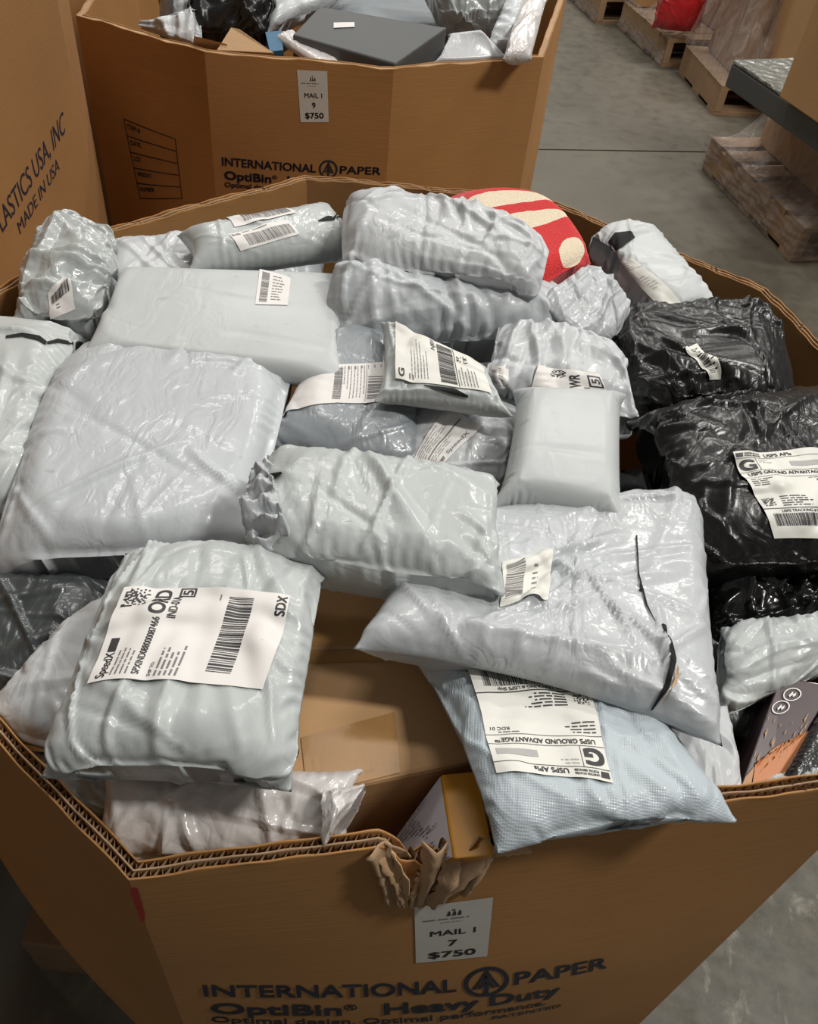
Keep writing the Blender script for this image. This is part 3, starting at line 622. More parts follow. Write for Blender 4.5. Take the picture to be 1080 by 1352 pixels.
for i, t in enumerate(('ITEM #', 'DATE', 'LOT', 'WEIGHT', 'NUMBER')): P.text(t, 6, i*20+11, 6, None, .03)
build_print(P, wall_quad(w, [(163, 156), (232, 183), (241, 262), (185, 262)], 100, 101, .0008), 'blueink', w.ob, 'printed_form')
w = LW[0]; P = Print(); P.text('CI PLASTICS USA, INC', 0, 24, 24, 236, .0, .25); P.text('MADE IN USA', 66, 50, 15, 130, .0, .25)
build_print(P, wall_quad(w, [(-32, 322), (84, 143), (95, 203), (0, 363)], 240, 56, .0008), 'blueink', w.ob, 'printed_lettering')
# red mark, torn paper flaps
w = FW[0]; P = Print(); P.poly([(0, 3), (5, 0), (11, 2), (13, 30), (11, 42), (6, 41), (3, 22)])
build_print(P, wall_quad(w, [(171, 1171), (184, 1170), (194, 1216), (181, 1217)], 13, 42, .0007), 'red', w.ob, 'red_mark')
def curl(w, pxs, wd, mat, seed, lift=.012):         # a torn paper ribbon along pixel points on the panel
    r = random.Random(seed); C = [wall_sz(w, *p) for p in pxs]; n = 14; K = 5; V = []
    t = np.linspace(0, len(C)-1, n); cs = np.stack([np.interp(t, range(len(C)), [c[i] for c in C]) for i in (0, 1)], -1)
    for i in range(n):
        d = cs[min(i+1, n-1)]-cs[max(i-1, 0)]; d = d*np.array([w.ln, 1]); d /= np.linalg.norm(d)+1e-9; nn = np.array([-d[1]/w.ln, d[0]])
        f = i/(n-1); tp = wd*(1-.55*f)*(1+.2*r.uniform(-1, 1))
        for k in range(K):
            q = k/(K-1)-.5; c = cs[i]+nn*q*tp; V.append(w.S([c[0]], [c[1]], .002+lift*math.sin(f*3)+.3*tp*math.cos(q*5+seed)+r.uniform(-1, 1)*.0012)[0])
    idx = np.arange(n*K).reshape(n, K); f = np.stack([idx[:-1, :-1], idx[1:, :-1], idx[1:, 1:], idx[:-1, 1:]], -1).reshape(-1, 4)
    o = mesh('torn_flap', np.array(V), f, mat, w.ob); m = o.modifiers.new('s', 'SOLIDIFY'); m.thickness = .0012; return o
for i, (pp, wd, mt, lf) in enumerate([([(500, 1118), (512, 1150), (518, 1192)], .016, 'edge', .004), ([(510, 1125), (530, 1150), (532, 1192)], .014, 'kraft', .006), ([(640, 1112), (610, 1135), (575, 1170), (565, 1192)], .020, 'edge', .008),
        ([(600, 1125), (585, 1150), (560, 1188)], .018, 'edge', .012), ([(575, 1115), (565, 1145), (553, 1190)], .020, 'edge', .006), ([(655, 1108), (640, 1130), (620, 1160), (612, 1178)], .018, 'edge', .006),
        ([(560, 1150), (548, 1170), (545, 1196)], .014, 'kraft', .003), ([(540, 1150), (535, 1172), (540, 1190)], .016, 'edge', .004), ([(700, 1112), (660, 1118), (640, 1124)], .010, 'kraft', .002)]):
    curl(w, pp, wd, mt, i+2, lf)
# ------------------------------------------------------------------ pallets
def pallet(c, ang, Lx, Ly, label, mat='wood', boards=7, z0=0., h=.14, group=None):
    u = np.array([math.cos(ang), math.sin(ang), 0]); v = np.array([-u[1], u[0], 0]); k = np.array([0, 0, 1.]); c = np.array([c[0], c[1], z0]); rt = thing('wooden_pallet', c, label, 'pallet', group)
    for j in (-1, 0, 1): g = Geo(); g.box(c+v*j*(Ly/2-.02)+k*h*.5, u, v, k, Lx, .038, h-.036); mesh('stringer', g.v, g.f, mat, rt)
    for i in range(boards):
        x = -Lx/2+.05+(Lx-.1)*i/(boards-1); g = Geo(); g.box(c+u*x+k*(h-.009), u, v, k, .095, Ly, .018); mesh('deck_board', g.v, g.f, mat, rt)
    for x in (-Lx/2+.05, 0, Lx/2-.05): g = Geo(); g.box(c+u*x+k*.009, u, v, k, .095, Ly, .018); mesh('bottom_board', g.v, g.f, mat, rt)
    return rt
pallet((-.05, .87), 0, .96, .9, 'wooden pallet under the front bin priced lot 7', 'dwood')
pallet((-.31, 2.44), 0, .96, 1.1, 'wooden pallet under the back bin priced lot 9', 'dwood')
pallet((-1.34, .85), 0, 1.2, 1.7, 'wooden pallet under the tall left bin with slanted lettering', 'dwood')
# ------------------------------------------------------------------ mailers heaped in the front bin (pixel x, y, height of each sealed corner)
parcel('big', [(108, 455, 1.0), (392, 490, 1.0), (332, 742, .985), (-12, 762, .975)], .075, 'blue', bow=(.0, .004, .006, .006), core=.97, crease=34, camp=.005, lump=.12, sq=.8,
       label='largest flat pale blue mailer, directly above the ORD parcel')
parcel('flatbox', [(160, 352, 1.045), (442, 361, 1.045), (441, 482, 1.045), (127, 448, 1.045)], .034, 'flat', 'box', crease=5, camp=.0012, flange=(.004, .006), excess=1.0, lump=.05,
       label='smooth rectangular pale mailer with a small barcode label at its top right')
parcel('left', [(-90, 440, .985), (116, 446, .985), (40, 690, .965), (-120, 700, .965)], .085, 'green', core=.94, camp=.005,
       label='pale mailer at the left frame edge with a folded flap along its top')
parcel('sliver', [(50, 330, .985), (75, 325, .985), (70, 440, .985), (50, 440, .97)], .02, 'white', 'box', crease=3, camp=.001, label='narrow pale flat packet wedged on edge between crumpled bag and left bin wall')
parcel('crumple', [(66, 318, 1.02), (148, 322, 1.015), (150, 436, .99), (54, 428, 1.0)], .085, 'clear', crease=70, camp=.009, excess=1.12, bow=(.022, .010, .008, .012), lump=.6, shrink=.85, core=.86,
       label='crumpled translucent bag at far left by the bin wall, slanted barcode on its side')
parcel('behind', [(140, 330, 1.0), (262, 318, 1.0), (330, 410, .98), (150, 410, .98)], .05, 'white', label='pale mailer mostly hidden behind the smooth rectangular mailer, next to the crumpled bag')
parcel('labelbox', [(262, 293, 1.07), (425, 265, 1.07), (458, 300, 1.065), (273, 322, 1.065)], .055, 'green', 'box', crease=24, camp=.003, flange=(.006, .002), excess=1.02, lump=.3,
       label='boxy pale mailer at the back with two barcodes on its top')
parcel('torn', [(440, 356, 1.055), (738, 392, 1.05), (770, 475, 1.0), (432, 452, 1.0)], .10, 'blue', bow=(0, .008, .004, .004), crease=46, camp=.007, excess=1.07, core=.94, pk=.01,
       label='largest torn mailer at the back, holding the red and cream plush item')
parcel('tornup', [(456, 264, 1.08), (724, 326, 1.10), (708, 392, 1.09), (456, 370, 1.06)], .07, 'white', bow=(.017, .008, .0, .004), crease=46, camp=.006, excess=1.07, core=.95, parent='torn', name='upper_film')
parcel('tornside', [(706, 398, 1.075), (778, 350, 1.08), (830, 414, 1.05), (776, 466, 1.03)], .035, 'crump', bow=(.0, .004, .01, .010), crease=26, camp=.004, excess=1.07, parent='torn', name='gathered_end')
parcel('plush', [(580, 266, 1.08), (714, 266, 1.08), (780, 348, 1.07), (690, 404, 1.06)], .05, 'plush', bow=(.004, .005, .002, .0), crease=4, camp=.001, core=.97, excess=1.0, shrink=1., name='plush_blanket', cat='blanket',
       label='red plush blanket with cream stripes showing through the torn mailer')
parcel('pouchG', [(778, 318, 1.035), (836, 300, 1.035), (940, 410, 1.02), (866, 432, 1.01)], .055, 'flat', core=.93, crease=22, camp=.003, bow=(.004, .0, .0, .0),
       label='narrow pale pouch leaning on the right back wall, black opening at its top')
parcel('black1', [(786, 428, 1.01), (1006, 418, 1.01), (1056, 545, .99), (838, 552, 1.0)], .085, 'black', crease=60, camp=.008, excess=1.09, bow=(.004, .0, .0, .006), core=.93,
       label='black bag against the right wall with one small white barcode sticker')
parcel('black2', [(822, 550, 1.03), (1120, 532, 1.02), (1130, 760, .985), (896, 772, .99)], .105, 'black', crease=70, camp=.009, excess=1.08, bow=(.002, .0, .0, -.004), core=.93, lump=.25,
       label='largest black bag at the right edge with a white USPS label')
parcel('gloss', [(925, 745, .955), (1130, 730, .95), (1140, 845, .93), (940, 850, .93)], .05, 'gloss', crease=80, camp=.008, excess=1.12, label='glossy crinkled black bag showing below the largest black bag')
parcel('grey15', [(430, 446, 1.005), (520, 446, 1.005), (555, 632, .985), (352, 612, .985)], .07, 'grey', core=.95, crease=18, camp=.003, bow=(0, .008, .0, 0), label='darker grey mailer in the middle with a white label across its upper half')
parcel('mail14', [(530, 528, .995), (694, 538, .995), (664, 650, .975), (530, 640, .975)], .055, 'white', crease=40, camp=.004, excess=1.05, label='pale mailer in the middle with a slanted SpeedX label on its left corner')
parcel('mail12', [(652, 448, 1.035), (812, 478, 1.035), (832, 560, 1.01), (640, 520, 1.02)], .065, 'white', bow=(.012, .0, .0, .0), crease=40, camp=.006, excess=1.06, core=.94, label='pale mailer marked WR, half under the clean white boxy mailer')
parcel('mail13', [(520, 434, 1.075), (634, 478, 1.075), (652, 520, 1.07), (519, 498, 1.07)], .034, 'green', 'box', crease=26, camp=.004, flange=(.003, .004), excess=1.05, lump=.3, label='small parcel fully covered by a cream G label, black gap at its lower edge')
parcel('white11', [(702, 507, 1.075), (812, 512, 1.075), (812, 655, 1.07), (682, 634, 1.07)], .05, 'flat', 'box', crease=6, camp=.0015, flange=(.001, .001), excess=1.0, lump=.05,
       label='clean white boxy mailer with no label, left of the largest black bag')
parcel('mail10', [(352, 612, 1.07), (655, 640, 1.075), (664, 800, 1.075), (348, 742, 1.06)], .06, 'green', crease=30, camp=.005, excess=1.02, core=.95, bow=(.0, .0, .002, .0), lump=.1,
       label='long unlabelled pale mailer across the middle with a gathered left end')
parcel('mail10end', [(332, 634, 1.07), (366, 618, 1.075), (392, 738, 1.07), (328, 734, 1.06)], .03, 'crump', crease=50, camp=.008, excess=1.12, parent='mail10', name='gathered_end')
parcel('mail9', [(545, 700, 1.0), (926, 650, 1.03), (954, 986, 1.04), (466, 857, 1.06)], .055, 'crump', crease=80, camp=.007, excess=1.07, core=.88, bow=(.0, -.002, -.014, -.008), shrink=.97, lump=.5, pk=-.004,
       label='wide crumpled pale mailer over the upside down USPS mailer, black slit at right')
parcel('usps', [(546, 868, 1.0), (800, 866, 1.005), (976, 1084, 1.022), (658, 1131, 1.028)], .045, 'dots', crease=46, camp=.004, excess=1.04, core=.93, bow=(.0, .0, -.004, -.004), lump=.3,
       label='pale blue dimpled mailer over the front rim with an upside down USPS label')
parcel('ord', [(166, 735, 1.045), (432, 750, 1.045), (390, 1048, 1.045), (56, 1030, 1.04)], .07, 'green', crease=48, camp=.006, excess=1.05, core=.94, bow=(.003, .002, -.003, -.001), lump=.3, sq=.35,
       label='puffy pale mailer with the large ORD shipping label')
parcel('white2', [(150, 775, .99), (250, 830, .99), (125, 1010, .975), (-40, 965, .965)], .045, 'white', crease=24, camp=.003, label='pale unlabelled mailer sticking out to the left from under the ORD parcel')
parcel('dark3', [(-80, 762, .955), (165, 772, .955), (70, 940, .93), (-80, 940, .93)], .055, 'dgrey', crease=50, camp=.006, excess=1.08, label='dark charcoal bag at the left edge below the largest flat mailer')
parcel('pale4', [(14, 990, .95), (320, 1005, .95), (280, 1085, .925), (84, 1075, .925)], .03, 'green', crease=40, camp=.005, excess=1.06, label='pale mailer in the front left corner under the ORD parcel')
parcel('pearl', [(158, 1036, .995), (440, 1046, .995), (434, 1112, .975), (148, 1110, .97)], .035, 'pearl', 'box', crease=50, camp=.005, excess=1.08, flange=(.003, .002), lump=.6, label='shiny pearly silver packet just inside the front rim, upper of two')
parcel('pearlend', [(430, 1056, .985), (482, 1040, .99), (468, 1070, .985), (432, 1122, .975)], .02, 'pearl', crease=40, camp=.005, excess=1.12, parent='pearl', name='twisted_end')
parcel('pearl2', [(150, 1108, .95), (400, 1106, .95), (390, 1130, .935), (185, 1140, .935)], .012, 'pearl', crease=40, camp=.003, excess=1.08, label='shiny pearly silver packet squeezed under the other one at the front rim')
parcel('mail28', [(950, 832, .975), (1130, 812, .965), (1140, 868, .95), (940, 955, .96)], .045, 'green', crease=34, camp=.005, excess=1.06, label='pale mailer at the right edge below the glossy black bag')
parcel('flat30', [(880, 960, .975), (960, 930, .975), (985, 1080, .975), (900, 1090, .97)], .02, 'white', crease=16, camp=.003, label='thin pale mailer on edge between the dimpled mailer and the dark purple box')
parcel('silver31', [(1010, 1030, .96), (1100, 985, .955), (1100, 1040, .94), (1005, 1072, .94)], .03, 'clear', crease=40, camp=.005, excess=1.08, label='silvery clear bag squeezed behind the front rim at the right edge')
parcel('blk32', [(1085, 930, .965), (1170, 920, .965), (1130, 1060, .955), (1010, 1060, .955)], .03, 'gloss', crease=10, camp=.002, label='smooth black bag beside the dark purple box')
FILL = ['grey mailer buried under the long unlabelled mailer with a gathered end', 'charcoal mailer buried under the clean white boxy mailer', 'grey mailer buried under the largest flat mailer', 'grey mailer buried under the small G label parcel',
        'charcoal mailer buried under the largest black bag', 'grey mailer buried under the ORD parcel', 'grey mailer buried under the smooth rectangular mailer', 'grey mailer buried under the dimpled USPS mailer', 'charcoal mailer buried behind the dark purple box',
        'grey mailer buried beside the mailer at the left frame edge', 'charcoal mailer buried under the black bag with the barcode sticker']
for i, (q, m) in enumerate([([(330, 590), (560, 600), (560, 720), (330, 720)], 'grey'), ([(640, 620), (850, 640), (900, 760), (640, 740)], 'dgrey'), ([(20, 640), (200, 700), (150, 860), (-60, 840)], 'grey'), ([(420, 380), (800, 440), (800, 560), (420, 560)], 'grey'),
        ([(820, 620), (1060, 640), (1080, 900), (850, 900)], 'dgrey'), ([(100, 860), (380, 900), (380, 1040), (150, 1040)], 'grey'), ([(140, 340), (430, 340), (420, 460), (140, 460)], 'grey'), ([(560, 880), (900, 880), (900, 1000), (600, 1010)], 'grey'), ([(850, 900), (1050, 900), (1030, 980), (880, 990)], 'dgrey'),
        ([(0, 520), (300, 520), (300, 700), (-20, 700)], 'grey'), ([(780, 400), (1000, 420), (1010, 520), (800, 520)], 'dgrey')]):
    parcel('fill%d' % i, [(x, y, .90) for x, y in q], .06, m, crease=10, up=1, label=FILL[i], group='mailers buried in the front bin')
# ------------------------------------------------------------------ goods in the back bin
gb = 'mailers in the back bin'
parcel('b1', [(190, 30, 1.0), (258, 12, 1.03), (262, 54, .985), (196, 40, .98)], .05, 'white', up=1, crease=24, camp=.008, excess=1.08, label='pale crumpled mailer at the left inside the back bin', group=gb)
parcel('b2', [(262, -14, 1.04), (366, -8, 1.04), (352, 50, .975), (258, 46, .97)], .09, 'black', up=1, crease=60, camp=.012, excess=1.14, lump=.5, label='crumpled black bag in the back bin between the pale mailer and the grey box', group='black bags in the back bin')
parcel('b3', [(356, -30, 1.05), (480, -30, 1.03), (430, 16, .99), (352, 46, .98)], .06, 'white', up=1, crease=24, camp=.006, label='pale mailer behind the flat grey box in the back bin', group=gb)
parcel('b4', [(232, -40, 1.05), (300, -40, 1.05), (290, 20, 1.0), (232, 22, 1.0)], .06, 'blue', up=1, label='pale mailer at the top of the frame behind the crumpled black bag', group=gb)
parcel('b5', [(540, -40, 1.08), (690, -30, 1.08), (668, 34, 1.02), (590, 36, 1.0)], .11, 'clear', up=2, crease=60, camp=.012, excess=1.12, label='shiny silvery clear bag at the right of the flat grey box in the back bin', group='clear bags in the back bin')
parcel('b6', [(596, 44, 1.03), (636, 40, 1.04), (670, 76, .995), (578, 79, .995)], .02, 'white', 'box', up=1, crease=6, camp=.002, label='flat white mailer with a pointed corner at the front edge of the back bin', group=gb)
parcel('b7', [(690, -4, 1.06), (722, -2, 1.06), (702, 78, 1.02), (664, 80, 1.02)], .05, 'pearl', up=1, crease=30, camp=.004, excess=1.06, label='rolled white packet standing along the right wall of the back bin', group=gb)
parcel('b8', [(662, 8, 1.05), (694, 6, 1.05), (676, 62, 1.01), (648, 60, 1.01)], .06, 'blue', up=1, crease=24, camp=.004, label='pale mailer between the silvery clear bag and the rolled white packet', group=gb)
parcel('b9', [(368, 44, 1.01), (384, 38, 1.01), (446, 78, .99), (426, 82, .99)], .02, 'pearl', 'box', up=1, crease=8, camp=.002, label='narrow white packet along the left side of the flat grey box', group=gb)
for i, (q, m) in enumerate([([(210, 0), (390, 0), (390, 60), (210, 50)], 'dgrey'), ([(430, 0), (690, 0), (690, 66), (430, 70)], 'grey')]):
    parcel('bf%d' % i, [(x, y, .93) for x, y in q], .08, m, crease=6, up=1, label=('charcoal mailer buried under the crumpled black bag in the back bin', 'grey mailer buried under the flat grey box in the back bin')[i], group='mailers buried in the back bin')
_p = at(889, 42, .17); _r = np.array([.985, .17, 0]); _b = np.array([-.17, .985, 0])
parcel('redbag', None, .16, 'redbag', world=[_p-_r*.13+np.array([0, 0, .44])+_b*.06, _p+_r*.14+np.array([0, 0, .44])+_b*.06, _p+_r*.12+np.array([0, 0, .01]), _p-_r*.12+np.array([0, 0, .01])], crease=40, camp=.012, excess=1.05, up=2, name='red_bag', cat='bag', label='bright red plastic bag standing on a pallet in the background')
build_parcels()
P = Print(); P.lines(20, 10, 60, 3, 16, 9, 3); P.lines(24, 62, 50, 3, 12, 7, 5); put_label('redbag', [(878, 4), (906, 4), (904, 34), (876, 34)], [], 100, 100, mat='redbag', name='printed_panel') if 0 else None
# ------------------------------------------------------------------ cartons among the mailers
def P8(q): return [at(*p) for p in q]
def extr(topq, dv): t = P8(topq); return [p+np.array(dv) for p in t], t
def onface(T, a, b, off=.0008):                      # point on a quad T (4 corners), with normal offset
    p = T[0]*(1-a)*(1-b)+T[1]*a*(1-b)+T[2]*a*b+T[3]*(1-a)*b; n = np.cross(T[1]-T[0], T[3]-T[0]); n /= np.linalg.norm(n)
    if n.dot(CAM-T[0]) < 0: n = -n
    return p+n*off
def facepatch(T, quad, mat, name, parent, off=.0008): 
    V = [onface(T, a, b, off) for a, b in quad]; return mesh(name, V, [tuple(range(len(V)))], mat, parent)
def faceprint(T, P, W, H, mat, parent, quad=((0, 0), (1, 0), (1, 1), (0, 1)), off=.0012, name='printed_text'):
    q = np.array(quad, float)
    def fn(v):
        a = v[:, 0]/W; b = v[:, 1]/H; c = q[0]*((1-a)*(1-b))[:, None]+q[1]*(a*(1-b))[:, None]+q[2]*(a*b)[:, None]+q[3]*((1-a)*b)[:, None]
        return np.array([onface(T, x, y, off) for x, y in c])
    return build_print(P, fn, mat, parent, name)
# taped brown carton
bx = thing('cardboard_carton', at(500, 900, .82), 'brown taped cardboard carton between the ORD parcel and the crumpled mailer', 'carton')
bt, tp = extr([(360, 745, .985), (640, 745, .985), (640, 1002, .965), (372, 1058, .965)], (-.004, -.004, -.15)); hexa('box_body', bt, tp, 'carton', bx, .004)
g = Geo(); T = tp
facepatch(T, ((0, .0), (1, .0), (1, .52), (0, .47)), 'tape', 'packing_tape', bx); facepatch(T, ((.1, .78), (.55, .73), (.57, .985), (.12, 1.0)), 'tape', 'packing_tape', bx, .0012)
facepatch(T, ((.0, .40), (1, .45), (1, .462), (0, .412)), 'edge', 'lid_seam', bx, .0013)
# yellow box with white printed side
yb = thing('yellow_carton', at(580, 1090, .85), 'small yellow box with a white printed side in front of the taped carton', 'carton')
lo = P8([(512, 1120, .885), (583, 1022, .965), (600, 1134, .985), (542, 1160, .90)])
hi = [p+np.array([.030, .004, .006]) for p in lo]; hexa('box_body', lo, hi, 'yellow', yb, .0015)
T = [lo[0], lo[1], lo[2], lo[3]]; facepatch(T, ((.02, .02), (.985, .02), (.985, .98), (.02, .98)), 'lilac', 'printed_side', yb)
P = Print(); P.lines(10, 8, 78, 9, 6, 3.2, 5); P.lines(20, 68, 60, 4, 5, 3, 6); P.ring(12, 86, 3, 5); P.ring(22, 90, 2.5, 4); P.ring(88, 86, 3, 5); faceprint(T, P, 100, 100, 'ink2', yb, off=.0035)
# dark purple box
pb = thing('dark_carton', at(1020, 980, .85), 'dark purple box with an orange splash print in the front right corner', 'carton')
bt, tp = extr([(1030, 893, .975), (1092, 882, .975), (1018, 1056, .952), (962, 1084, .952)], (.0, .02, -.09)); tp = [tp[0], P8([(1100, 905, .975)])[0], tp[2], tp[3]]; bt = [p+np.array([.0, .02, -.09]) for p in tp]
hexa('box_body', bt, tp, 'purple', pb, .0015); T = tp; rr = random.Random(5)
P = Print(); pts = [(100, 42)]
for i in range(9): a = i/8; pts.append((92-74*a+rr.uniform(-5, 5), 46+22*a+8*math.sin(i*2.)+rr.uniform(-4, 4)))
pts += [(30, 84), (55, 80), (82, 82), (100, 86)]; P.poly(pts)
P2 = Print(); P2.poly([(2, 72), (14, 66), (22, 78), (36, 84), (30, 92), (12, 90), (0, 84)]); P2.poly([(4, 94), (30, 95), (60, 99), (2, 99)])
for i in range(26): x, y = rr.uniform(4, 90), rr.uniform(30, 70); a = rr.uniform(1, 3.5); P2.poly([(x, y), (x+a, y-a*1.6), (x+a*1.2, y+a)])
faceprint(T, P, 100, 100, 'orange', pb, name='orange_splash'); faceprint(T, P2, 100, 100, 'tan', pb, name='tan_specks')
P = Print()
for cx, cy in ((34, 12.5), (22, 23)):
    n = len(P.v); P.ring(0, 0, .86, 1., 28)
    for k in range(n, len(P.v)): P.v[k] = np.array([cx+P.v[k][0]*17, cy+P.v[k][1]*5.2])
    P.poly([(cx-6, cy+1), (cx-1, cy-2.4), (cx+1.5, cy-.2), (cx-3, cy+2.4)]); P.poly([(cx+1, cy+.2), (cx+6, cy-1.8), (cx+7, cy+.5), (cx+3, cy+2)])
faceprint(T, P, 100, 100, 'paper', pb, name='round_symbols')
# back bin cartons
gx = thing('flat_grey_box', at(490, 50, 1.0), 'flat dark grey box under clear film in the back bin with a small white sticker', 'box')
bt, tp = extr([(428, 8, 1.10), (582, 42, 1.10), (518, 84, 1.075), (384, 46, 1.075)], (0, 0, -.05)); tp = P8([(422, 8, 1.05), (590, 36, 1.05), (522, 84, 1.005), (386, 46, 1.015)]); bt = [p+np.array([0, 0, -.07]) for p in tp]
hexa('box_body', bt, tp, 'matte', gx, .003); T = tp; facepatch(T, ((.22, .42), (.36, .30), (.40, .42), (.26, .56)), 'paper', 'white_sticker', gx, .002)
k1 = thing('cardboard_flap', at(330, 50, 1.0), 'pointed tan cardboard piece in front of the black bag in the back bin', 'cardboard', 'loose cardboard in the back bin')
bt, tp = extr([(305, 36, 1.03), (316, 38, 1.03), (362, 70, 1.0), (286, 66, 1.0)], (0, .012, -.02)); hexa('board', bt, tp, 'kraft', k1, .001)
k2 = thing('cardboard_flap', at(270, 60, 1.0), 'tan cardboard piece left of the pointed one in the back bin', 'cardboard', 'loose cardboard in the back bin')
bt, tp = extr([(256, 47, 1.02), (300, 58, 1.01), (298, 66, .995), (254, 60, .995)], (0, .012, -.02)); hexa('board', bt, tp, 'kraft', k2, .001)
k3 = thing('blue_box', at(360, 55, 1.0), 'small blue box next to the pointed cardboard piece in the back bin', 'box')
bt, tp = extr([(350, 42, 1.01), (372, 40, 1.01), (374, 66, .99), (356, 68, .99)], (0, .012, -.03)); hexa('box_body', bt, tp, 'blueitem', k3, .001)
# ------------------------------------------------------------------ labels
def usps(P, Gy, G3, seed=1):
    P.text('USPS APIs', 50, 9.5, 5.6, 30, .03, cx=True); P.poly([(1.5, 3), (9, 3), (8, 9.5), (1.5, 9.5)]); P.text('UNITED STATES', 10, 5.6, 2.4, 20, .03); P.text('POSTAL SERVICE®', 10, 9.2, 2.4, 20, .03)
    P.rect(0, 11.4, 100, 12.1); P.text('G', 3, 32, 17, 15, .05); P.rect(21, 12, 21.5, 35); P.rect(0, 35, 100, 35.6); P.text('USPS GROUND ADVANTAGE™', 50, 43, 5.4, 86, .03, cx=True); P.rect(0, 47, 100, 47.6)
    Gy.rect(58, 21, 95, 29); Gy.lines(24, 15, 18, 2, 4, 2, seed); P.lines(4, 51, 30, 4, 3.6, 2.2, seed+1); P.text('RDC 01', 78, 57, 4, 17, .01); P.lines(70, 50, 22, 1, 3, 1.6, seed+2)
    P.lines(24, 82, 40, 5, 3.6, 2.6, seed+3); P.code(4, 84, 13, 11, seed); P.rect(0, 101, 100, 102.4); P.text('USPS TRACKING # USPS Ship', 50, 108, 4, 60, .02, cx=True); P.bars(8, 110, 92, 130, seed, 60)
P, Gy = Print(), Print(); usps(P, Gy, None, 3)
put_label('usps', [(807, 1029), (655, 1017), (612, 872), (765, 862)], [(P, 'ink'), (Gy, 'ink3')], mat='paper2')
P, Gy = Print(), Print(); usps(P, Gy, None, 8)
put_label('black2', [(966, 598), (1085, 590), (1128, 712), (1026, 708)], [(P, 'ink'), (Gy, 'ink3')], mat='paper2')
P, Gy = Print(), Print()
P.text('SpeedX', 3, 13, 7.5, 27, .02); P.rect(31, 6, 45, 13); P.code(76, 4, 21, 13, 4); P.text('ORD', 66, 43, 13.5, 31, .03); P.text('SPXIND088000087466', 5, 41, 6, 58, .02); P.text('IND-01A', 64, 53.5, 7.5, 25, .02)
P.rect(89, 50, 99, 51.8); P.rect(89, 63, 99, 64.8); P.rect(89, 50, 90.3, 64); P.rect(97.7, 50, 99, 64); P.text('5', 91.4, 62, 9, 5.2, .03)
Gy.lines(5, 17, 32, 4, 4.2, 2.2, 5); P.text('SHIP TO:', 4, 51, 3, 14, .01); Gy.lines(4, 54, 40, 5, 4.4, 3, 7); P.bars(12, 96, 92, 118, 3, 34); P.text('SDX', 76, 148, 9, 20, .03); Gy.lines(86, 88, 10, 1, 2, 2, 3)
put_label('ord', [(119, 898), (168, 774), (386, 786), (350, 906)], [(P, 'ink'), (Gy, 'ink2')])
P = Print(); P.bars(10, 6, 34, 94, 5, 26, True); P.lines(45, 10, 40, 9, 9, 4, 3)
put_label('flatbox', [(343, 366), (384, 368), (380, 403), (337, 399)], [(P, 'ink2')], 100, 100)
P = Print(); P.bars(12, 20, 90, 50, 9, 24); P.lines(30, 62, 20, 2, 10, 5, 3)
put_label('crumple', [(62, 388), (94, 362), (98, 408), (68, 416)], [(P, 'ink')], 100, 100)
for c, sd in (([(296, 289), (374, 270), (388, 286), (308, 304)], 4), ([(302, 309), (380, 290), (396, 308), (318, 330)], 7)):
    P = Print(); P.bars(18, 30, 96, 88, sd, 40); P.lines(20, 8, 60, 1, 9, 7, sd); P.code(2, 10, 14, 6, sd)
    put_label('labelbox', c, [(P, 'ink2')], 100, 100)
P = Print(); P.lines(6, 8, 10, 6, 12, 3, 3); P.bars(34, 6, 92, 34, 3, 10); P.rect(4, 36, 96, 37); P.lines(6, 40, 84, 9, 6, 2.4, 5); P.bars(10, 80, 92, 95, 6, 36)
put_label('grey15', [(510, 479), (510, 533), (434, 532), (440, 482)], [(P, 'ink2')], 100, 100)
put_label('grey15', [(438, 484), (438, 530), (374, 548), (382, 496)], [], 100, 100)
P = Print(); P.text('SpeedX', 44, 90, 10, 40, .02); P.rect(14, 81, 38, 91); P.lines(8, 8, 80, 5, 7, 3, 3); P.rect(8, 46, 90, 50); P.lines(10, 56, 80, 3, 6, 3, 7)
put_label('mail14', [(544, 604), (592, 534), (634, 562), (568, 640)], [(P, 'ink2')], 100, 100)
P = Print(); P.text('G', 6, 20, 14, 10, .04); P.lines(6, 34, 8, 3, 5, 3, 4); P.lines(18, 30, 60, 6, 7, 3, 3)
P = Print(); P.text('G', 4, 14, 9, 12, .04); Gy = Print(); Gy.lines(8, 26, 78, 6, 5, 2, 3); P.lines(4, 22, 12, 2, 5, 3, 8); P.bars(6, 72, 94, 98, 6, 40); P.code(66, 104, 18, 8, 3); P.text('NJ01', 74, 68, 7, 22, .02); Gy.lines(6, 104, 50, 6, 5, 2.4, 9); P.rect(2, 100, 98, 101.2)
put_label('mail13', [(522, 495), (522, 436), (632, 480), (649, 518)], [(P, 'ink'), (Gy, 'ink2')], mat='paper2')
P = Print(); P.code(22, 4, 24, 9, 5); P.rtext('WR', 66, 62, 15, 46, .04); P.rect(78, 14, 98, 19); P.rect(78, 52, 98, 57); P.rect(78, 14, 80.5, 57); P.rect(95.5, 14, 98, 57); P.rtext('5', 94, 44, 11, 18, .04); P.lines(70, 60, 8, 3, 9, 5, 2)
put_label('mail12', [(708, 484), (790, 494), (806, 528), (700, 520)], [(P, 'ink')], 100, 100)
P = Print(); P.bars(8, 20, 50, 92, 3, 20); P.lines(58, 12, 30, 8, 9, 4, 3)
put_label('mail12', [(648, 484), (668, 486), (672, 514), (650, 504)], [(P, 'ink2')], 100, 100)
P = Print(); Gy = Print(); P.text('G', 5, 20, 12, 13, .04); Gy.lines(22, 10, 66, 3, 7, 2.5, 3); Gy.lines(40, 56, 40, 6, 7, 3, 3); P.rect(0, 30, 100, 30.8)
